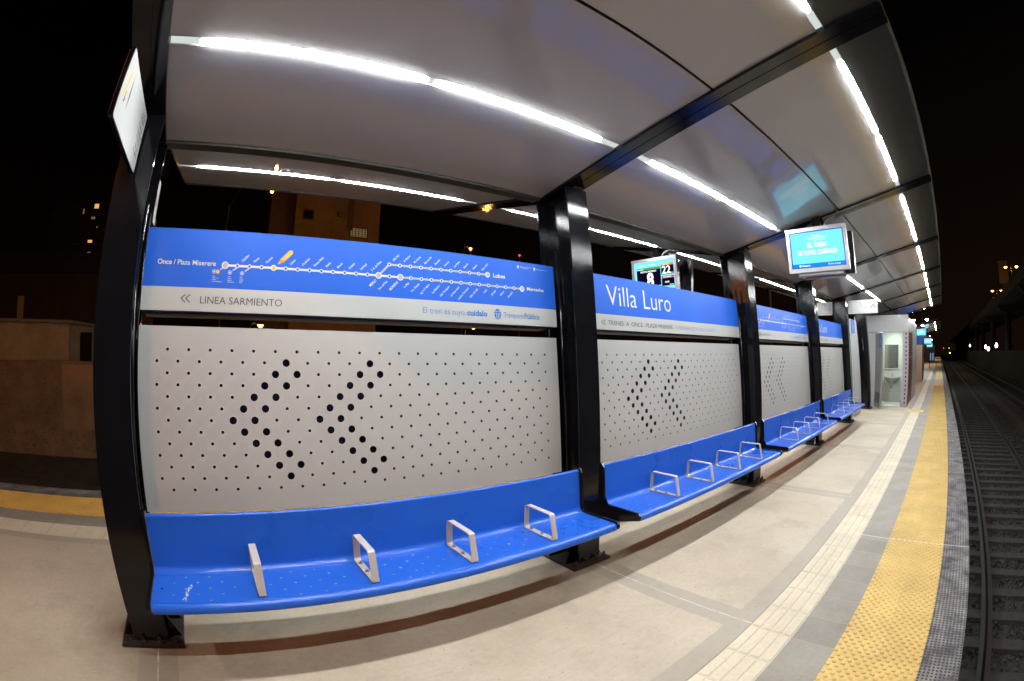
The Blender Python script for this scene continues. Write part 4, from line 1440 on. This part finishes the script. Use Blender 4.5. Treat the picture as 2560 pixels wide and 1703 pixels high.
# hanging spot lamps over the gap between the canopies
for k, (x, y, z) in enumerate(((24.5, -1.0, 3.02), (24.5, -1.75, 3.04), (27.5, -1.38, 2.93))):
    sp = thing('spot_lamp', ['left white spot lamp on the mast past the near canopy', 'right white spot lamp on the mast past the near canopy', 'lowest of the three white spot lamps past the near canopy'][k], 'lamp', (x, y, z), group='white spot lamps between the canopies')
    MB().tube([(0, 0, 0.10), (0, 0, 0.0)], [0.05, 0.085], 10).build('lamp_body', 'pole', sp)
    MB().tube([(0, 0, -0.001), (0, 0, -0.05), (0, 0, -0.08)], [0.075, 0.06, 0.02], 10).build('bulb', emit('spot_glow_%d' % k, (1.0, 0.93, 0.97) if k < 2 else (1.0, 0.85, 0.7), 260.0), sp)
    MB().tube([(0, 0, 0.10), (0.0, 0, 0.5), (0.25, 0.0, 0.62)], 0.014, 6).build('hanger', 'pole', sp)
mast = thing('lamp_mast', 'dark gantry mast carrying the white spot lamps past the near canopy', 'mast', (24.8, 0, 0))
MB().tube([(0, 0.4, 0), (0, 0.4, 3.66)], 0.06, 8).build('post', 'pole', mast)
MB().tube([(0, 0.4, 3.64), (0, -2.0, 3.64)], 0.035, 8).build('gantry_arm', 'pole', mast)
MB().tube([(0, -1.38, 3.62), (2.95, -1.38, 3.55)], 0.022, 6).build('gantry_arm', 'pole', mast)

# ================================================================== tracks
struct(MB().box(-60, 420, -60, -3.0, -1.6, -1.24).build('ground', 'soil'))
struct(MB().box(-60, 420, -3.0, 90, -1.6, -1.26).build('rear_ground', 'soil'))
def ballast_sheet(name, y0, y1, x0, x1, seed):
    rs = random.Random(seed)
    nx, ny = 420, 26
    mb = MB()
    for i in range(nx + 1):
        u = i / nx
        x = x0 + (x1 - x0) * u ** 1.8
        for j in range(ny + 1):
            y = y0 + (y1 - y0) * j / ny
            mb.v.append((x, y, -1.215 + rs.uniform(-0.028, 0.028)))
    for i in range(nx):
        for j in range(ny):
            a = i * (ny + 1) + j
            mb.f.append((a, a + 1, a + ny + 2, a + ny + 1))
    return struct(mb.build(name, 'ballast'), 'stuff')
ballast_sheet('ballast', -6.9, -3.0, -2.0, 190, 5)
def stones(name, n, xa, xb, ya, yb, seed):
    rs = random.Random(seed)
    mb = MB()
    for k in range(n):
        x = xa + (xb - xa) * rs.random() ** 1.7
        y = rs.uniform(ya, yb)
        r = rs.uniform(0.018, 0.038)
        a = rs.uniform(0, PI)
        ca, sa = math.cos(a), math.sin(a)
        sx_, sy_, sz_ = r * rs.uniform(0.8, 1.4), r * rs.uniform(0.7, 1.1), r * rs.uniform(0.6, 1.0)
        z = -1.20 + rs.uniform(-0.02, 0.025)
        pts = [(sx_, 0, 0), (0, sy_, 0), (-sx_, 0, 0), (0, -sy_, 0), (0, 0, sz_), (0, 0, -sz_)]
        i = len(mb.v)
        for p, q, w in pts:
            p, q, w = p + rs.gauss(0, r * 0.2), q + rs.gauss(0, r * 0.2), w + rs.gauss(0, r * 0.15)
            mb.v.append((x + p * ca - q * sa, y + p * sa + q * ca, z + w))
        for f in ((0, 1, 4), (1, 2, 4), (2, 3, 4), (3, 0, 4), (1, 0, 5), (2, 1, 5), (3, 2, 5), (0, 3, 5)):
            mb.f.append(tuple(i + j for j in f))
    return struct(mb.build(name, 'stone'), 'stuff')
stones('ballast_stones', 15000, 0.8, 30, -6.6, -3.1, 15)
ballast_sheet('far_ballast', -11.6, -7.4, -2.0, 190, 6)
ballast_sheet('rear_ballast', 2.66, 7.2, -14.0, 60, 8).data.materials[0] = M['soil']
def make_track(label, ya, yb, xa, xb, near):
    root = thing('railway_track', label, 'railway track', (0, 0, 0))
    ym = (ya + yb) / 2
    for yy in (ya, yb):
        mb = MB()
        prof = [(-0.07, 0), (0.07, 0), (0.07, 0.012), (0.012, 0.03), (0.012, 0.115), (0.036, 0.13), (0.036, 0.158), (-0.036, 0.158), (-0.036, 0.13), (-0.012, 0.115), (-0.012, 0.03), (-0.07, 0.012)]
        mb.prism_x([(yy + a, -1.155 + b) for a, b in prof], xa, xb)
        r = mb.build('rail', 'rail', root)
        MB().box(xa, xb, yy - 0.030, yy + 0.030, -0.9965, -0.995).build('rail_head', 'rail_top', r)
    first = None
    rest = MB()
    k = 0
    x = near
    while x < xb - 1:
        if k < 100:
            if first is None:
                mb = MB()
                mb.hexa([(-0.13, ym - 1.3, -1.26), (0.13, ym - 1.3, -1.26), (0.13, ym + 1.3, -1.26), (-0.13, ym + 1.3, -1.26),
                         (-0.10, ym - 1.28, -1.16), (0.10, ym - 1.28, -1.16), (0.10, ym + 1.28, -1.16), (-0.10, ym + 1.28, -1.16)])
                first = mb.build('sleeper', 'sleeper', root)
                first.location = (x, 0, 0)
            else:
                c = first.copy()
                COL.objects.link(c)
                c.parent = root
                c.location = (x, 0, 0)
        else:
            rest.box(x - 0.11, x + 0.11, ym - 1.28, ym + 1.28, -1.26, -1.16)
        x += 0.62
        k += 1
    if rest.v:
        struct(rest.build('far_sleepers', 'sleeper', root), 'stuff')
    return root
make_track('railway track right beside the tactile platform edge, running into the distance', -3.80, -5.476, -8, 185, 1.0)
make_track('dark second railway track on the far side of the first one', -8.6, -10.276, -8, 185, 6.0)
make_track('railway track behind the shelter, hidden in the dark pit', 3.55, 5.226, -16, 60, -9.0)

# ================================================================== behind the rear track (left of the picture)
w_ = thing('boundary_wall', 'stained brown boundary wall across the rear track', 'wall', (0, 0, 0))
rs = random.Random(11)
mb = MB()
xs = [-16 + 0.5 * k for k in range(83)]
for a, b in zip(xs, xs[1:]):
    ha, hb = 1.08 + 0.03 * math.sin(a * 1.3), 1.08 + 0.03 * math.sin(b * 1.3)
    mb.hexa([(a, 9.5, -1.3), (b, 9.5, -1.3), (b, 9.75, -1.3), (a, 9.75, -1.3), (a, 9.5, ha), (b, 9.5, hb), (b, 9.75, hb), (a, 9.75, ha)])
mb.build('wall_body', 'old_wall', w_)
MB().box(-3.75, 24, 9.478, 9.499, -0.55, 1.02).build('repaired_plaster', mat_wall('patched_plaster', (0.36, 0.20, 0.10), amount=0.12, scale=1.0), w_)
hs = thing('low_house', 'low plastered house with a dark doorway, behind the brown boundary wall', 'house', (0, 13.0, 0))
MB().box(-22, -4.75, 0, 5, -1.3, 2.12).build('wall', 'plaster', hs)
MB().box(-22.2, -4.6, -0.12, 5.1, 2.12, 2.22).build('parapet', 'plaster_grey', hs)
MB().box(-4.745, -2.9, 0.06, 5, -1.3, 1.98).build('annex', 'plaster_grey', hs)
MB().box(-4.3, -3.85, 0.035, 0.058, 0.9, 1.86).build('doorway', 'glass', hs)
h2 = thing('dark_house', 'dark brick house silhouette standing behind the low plastered house', 'house', (-11, 24, 0))
MB().box(-14, 7, 0, 6, -1.3, 5.2).build('wall', 'dark_brick', h2)
mb = MB()
mb.hexa([(-14.3, -0.3, 5.2), (7.3, -0.3, 5.2), (7.3, 6.3, 5.2), (-14.3, 6.3, 5.2), (-12, 2.8, 6.8), (5, 2.8, 6.8), (5, 3.2, 6.8), (-12, 3.2, 6.8)])
mb.build('roof', 'dark_brick', h2)
MB().box(-1.4, -0.9, -0.03, -0.01, 2.6, 3.9).build('window', 'lit_window3', h2)
# ochre block with windows
ob = thing('apartment_block', 'ochre apartment block lit orange, seen above the nearest map board', 'building', (0, 40, 0))
MB().box(7.25, 15.65, 0, 12, -1.3, 19).build('wall', 'facade', ob)
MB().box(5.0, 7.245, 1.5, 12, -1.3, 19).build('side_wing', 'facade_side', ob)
MB().box(12.35, 12.95, -0.04, -0.005, 12.6, 18).build('pilaster', 'facade_side', ob)  # vertical recess drawn as a flat strip, its shade put into the darker colour
def window(x0, x1, z0, z1, lit):
    fr = MB()
    for (a, b, c, d) in ((x0 - 0.08, x1 + 0.08, z1, z1 + 0.1), (x0 - 0.12, x1 + 0.12, z0 - 0.12, z0), (x0 - 0.08, x0, z0, z1), (x1, x1 + 0.08, z0, z1)):
        fr.box(a, b, -0.09, -0.004, c, d)
    f = fr.build('window', 'facade_side', ob)
    MB().box(x0, x1, -0.03, -0.006, z0, z1).build('pane', lit, f)
    g = MB()
    nv = 5
    for k in range(nv):
        xx = x0 + (x1 - x0) * (k + 0.5) / nv
        g.box(xx - 0.022, xx + 0.022, -0.075, -0.045, z0, z1)
    for k in range(4):
        zz = z0 + (z1 - z0) * (k + 0.5) / 4
        g.box(x0, x1, -0.074, -0.046, zz - 0.018, zz + 0.018)
    g.build('grille', 'grille', f)
window(8.05, 8.95, 13.3, 14.1, 'glass')
window(12.75, 14.4, 12.0, 12.85, 'lit_window2')
MB().box(11.35, 12.1, -0.35, -0.004, 13.75, 14.25).build('air_conditioner', 'plaster_grey', ob, 0.03)
# tower with a few lit windows
tw = thing('tower_block', 'dark tall tower block with a few lit windows, far left', 'building', (0, 80, 0))
MB().box(-34, -14, 0, 14, -1.3, 25.2).build('wall', 'tower', tw)
for k in range(9):
    z = 2.2 + 2.55 * k
    MB().box(-34.2, -13.8, -0.5, -0.005, z, z + 0.22).build('floor_slab', 'slab', tw)
for x, z, w, h, m in ((-25.1, 24.0, 0.9, 0.8, 'lit_window'), (-27.4, 23.0, 0.3, 0.9, 'lit_window2'), (-25.4, 22.1, 0.8, 0.4, 'lit_window2'),
                      (-25.4, 18.0, 0.9, 0.45, 'lit_window'), (-24.9, 12.3, 0.35, 0.35, 'lit_window'), (-24.0, 20.6, 0.25, 0.25, 'lit_window2'),
                      (-25.2, 15.9, 0.7, 0.5, 'lit_window2'), (-27.3, 15.4, 0.3, 0.3, 'lit_window2'), (-23.0, 12.5, 0.3, 0.3, 'lit_window2'), (-25.0, 8.4, 0.35, 0.3, 'lit_window2')):
    MB().box(x, x + w, -0.03, -0.008, z, z + h).build('lit_window', m, tw)

# ------------------------------------------------------------------ street lamps (lit)
def street_lamp(label, x, y, zl, base, power=0.0, colour=(1.0, 0.42, 0.10), m='sodium', arm=(0, 0), r=0.16, radius=0.10, group=None, heads=1):
    root = thing('street_lamp', label, 'street lamp', (x, y, base), group=group)
    h = zl - base
    ax, ay = arm
    MB().tube([(-ax, -ay, 0), (-ax, -ay, h * 0.9), (-ax * 0.75, -ay * 0.75, h + 0.12), (0, 0, h + 0.16)], [0.09, 0.06, 0.05, 0.04], 8).build('pole', 'pole', root)
    for k in range(heads):
        off = 0 if heads == 1 else (k - 0.5) * 1.9
        MB().box(-0.30, 0.30, off - 0.15, off + 0.15, h + 0.05, h + 0.2).build('lamp_hood', 'pole', root, 0.03)
        b = MB()
        n = 10
        for rr, zz in ((r, 0.045), (r * 0.92, -0.04), (r * 0.55, -0.12), (0.02, -0.15)):
            b.v += [(rr * math.cos(2 * PI * j / n), off + rr * math.sin(2 * PI * j / n), h + zz) for j in range(n)]
        for q in range(3):
            for j in range(n):
                b.f.append((q * n + j, q * n + (j + 1) % n, (q + 1) * n + (j + 1) % n, (q + 1) * n + j))
        b.build('lamp_globe', m, root, smooth=True)
    if power:
        ld = bpy.data.lights.new('lamp_light', 'POINT')
        ld.energy = power
        ld.color = colour
        ld.shadow_soft_size = radius
        lo = bpy.data.objects.new('lamp_light', ld)
        COL.objects.link(lo)
        lo.parent = root
        lo.location = (0, 0, h - 0.30)
    return root
GS = 'orange street lamps behind the station'
street_lamp('orange street lamp glowing under the left part of the nearest map board', 3.69, 30, 2.94, -1.3, 160, group=GS, r=0.2, arm=(0.8, 0))
street_lamp('orange street lamp glowing under the right part of the nearest map board', 20.4, 30, 3.36, -1.3, 160, group=GS, r=0.2, arm=(0.8, 0))
street_lamp('tall orange street lamp just under the rear canopy edge, above the map board', 3.77, 30, 12.30, -1.3, 90, group=GS, r=0.13, arm=(3.0, 0))
street_lamp('small orange street lamp peeping over the map board near its right end', 24.8, 38, 11.75, -1.3, 200, group=GS, r=0.12, arm=(0.9, 0))
# lamps outside the frame whose light falls on the shelter
street_lamp('orange street lamp across the tracks, left of the shelter and out of the picture', -3.6, -7.4, 7.3, -1.24, 900, (1.0, 0.34, 0.10), radius=0.07, arm=(0, 1.2), group='lamps outside the picture')
street_lamp('warm platform lamp beyond the left end of the shelter, out of the picture', -2.5, -0.6, 4.2, 0.0, 150, (1.0, 0.84, 0.66), m='whitelamp', radius=0.05, r=0.1, arm=(0.5, -0.4), group='lamps outside the picture')
street_lamp('orange yard lamp behind the rear track, left and out of the picture', -9.0, 7.6, 4.6, -1.26, 60, (1.0, 0.36, 0.08), radius=0.15, arm=(0.8, 0), group='lamps outside the picture')
street_lamp('added orange lamp behind the restroom cabin, unseen above the canopy, for orange light on the platform', 25.5, 6.8, 8.0, -1.26, 1500, (1.0, 0.42, 0.12), radius=0.15, arm=(0, -0.9), group='lamps outside the picture')  # added unseen lamp, stands in for the orange light on the platform
for k, x in enumerate((68.0, 105.0, 140.0)):
    street_lamp('%s pale platform lamp far down the platform' % ['nearest', 'middle', 'farthest'][k], x, -0.1, 4.6, 0.0, 900, (1.0, 0.80, 0.56), m='whitelamp', radius=0.15, r=0.09, arm=(0, -0.6), group='pale lamps far down the platform')
# red beacons on roofs far behind
for k, (px_, y, z) in enumerate(((38.0, 60, 16.9), (47.5, 60, 17.2))):
    bc = thing('beacon_mast', ['left red beacon above the map board', 'right red beacon above the map board, next to the black column'][k], 'beacon', (px_, y, -1.3), group='red beacons on far roofs')
    MB().tube([(0, 0, 0), (0, 0, z + 1.3)], 0.12, 6).build('mast', 'pole', bc)
    MB().tube([(0, 0, z + 1.3), (0, 0, z + 1.55)], 0.13, 8).build('beacon', 'redlamp', bc)

# ================================================================== beyond the tracks (right of the picture)
vd = thing('viaduct', 'dark raised motorway viaduct running along the far side of the tracks', 'viaduct', (0, 0, 0))
MB().box(20, 420, -26, -14.0, 8.3, 9.0).build('deck', 'viaduct', vd)
mb = MB()
mb.box(20, 420, -14.25, -14.0, 9.004, 9.35)
mb.build('parapet', 'viaduct', vd)
mb = MB()
for z in (9.55, 9.80):
    mb.box(20, 420, -14.14, -14.08, z, z + 0.05)
for k in range(134):
    mb.box(20 + 3 * k, 20.07 + 3 * k, -14.14, -14.08, 9.35, 9.80)
mb.build('railing', 'pole', vd)
for k in range(14):
    x = 35 + 25 * k
    MB().tube([(x, -17, -1.3), (x, -17, 7.6)], 0.7, 12).build('pier', 'viaduct', vd)
    mb = MB().hexa([(x - 0.7, -18.5, 7.5), (x + 0.7, -18.5, 7.5), (x + 0.7, -15.5, 7.5), (x - 0.7, -15.5, 7.5), (x - 0.9, -25.5, 8.295), (x + 0.9, -25.5, 8.295), (x + 0.9, -14.5, 8.295), (x - 0.9, -14.5, 8.295)])
    mb.build('pier_cap', 'viaduct', vd)
wl = thing('embankment_wall', 'dark low wall below the viaduct, across the tracks', 'wall', (0, 0, 0))
MB().box(-10, 400, -13.0, -12.7, -1.3, 1.6).build('wall_body', 'viaduct', wl)
GV = 'twin orange lamps on the viaduct'
street_lamp('nearer twin orange lamp standing on the viaduct', 66.0, -14.9, 11.35, 9.0, 1500, heads=2, r=0.26, group=GV)
street_lamp('farther twin orange lamp standing on the viaduct', 85.0, -14.9, 10.65, 9.0, 1500, heads=2, r=0.30, group=GV)
street_lamp('large orange motorway lamp near the right edge of the picture', 26.5, -18.0, 11.2, 9.0, 9000, r=0.14, group=GV)
bb = thing('billboard', 'dark billboard silhouette standing beside the nearer twin lamp on the viaduct', 'billboard', (72.5, -14.6, 9.0))
MB().box(-0.1, 0.1, -0.9, 0.9, 1.2, 4.2).build('board', 'grille', bb)
MB().tube([(0, 0, 0), (0, 0, 1.2)], 0.1, 6).build('post', 'pole', bb)
for k, (x, y, z, m, r, nm) in enumerate(((158, -14, 3.1, 'whitelamp', 0.28, 'leftmost small white lamp under the viaduct'), (104, -14, 2.3, 'whitelamp', 0.28, 'upper white lamp of the middle pair under the viaduct'),
                                     (98, -14, 1.9, 'whitelamp', 0.30, 'lower white lamp of the middle pair under the viaduct'), (84, -14, 2.35, 'whitelamp', 0.30, 'rightmost white lamp under the viaduct'))):
    yl_ = thing('yard_lamp', nm, 'lamp', (x, y - 0.2, -1.3), group='white lamps under the viaduct')
    MB().tube([(0, 0, 0), (0, 0, z + 1.2)], 0.06, 6).build('post', 'pole', yl_)
    MB().tube([(0, 0, z + 1.0), (0, 0, z + 1.3), (0, 0, z + 1.7)], [r * 0.6, r, r * 0.4], 8).build('lamp_globe', m, yl_)
for k, (y, z, m, cat_lab) in enumerate(((-2.54, 2.1, 'redlamp', 'small red railway signal light at the end of the platform'), (-3.75, 2.1, 'greenlamp', 'small green railway signal light beyond the end of the platform'))):
    sg = thing('railway_signal', cat_lab, 'signal', (150 if k == 0 else 152, y * 1.72 + 0.35 if k == 0 else y * 1.72 + 0.4, -1.24))
    zz = 2.35 + 1.24
    MB().tube([(0, 0, 0), (0, 0, zz)], 0.07, 6).build('post', 'pole', sg)
    MB().box(-0.1, 0.1, -0.2, 0.2, zz - 0.3, zz + 0.3).build('signal_head', 'grille', sg)
    MB().tube([(-0.102, 0, zz + 0.1), (-0.14, 0, zz + 0.1)], 0.12, 10).build('lens', m, sg)
street_lamp('small orange lamp low over the far tracks', 120, -5.55, 1.25, -1.24, 0, r=0.2, group='small orange lamp far down the line')
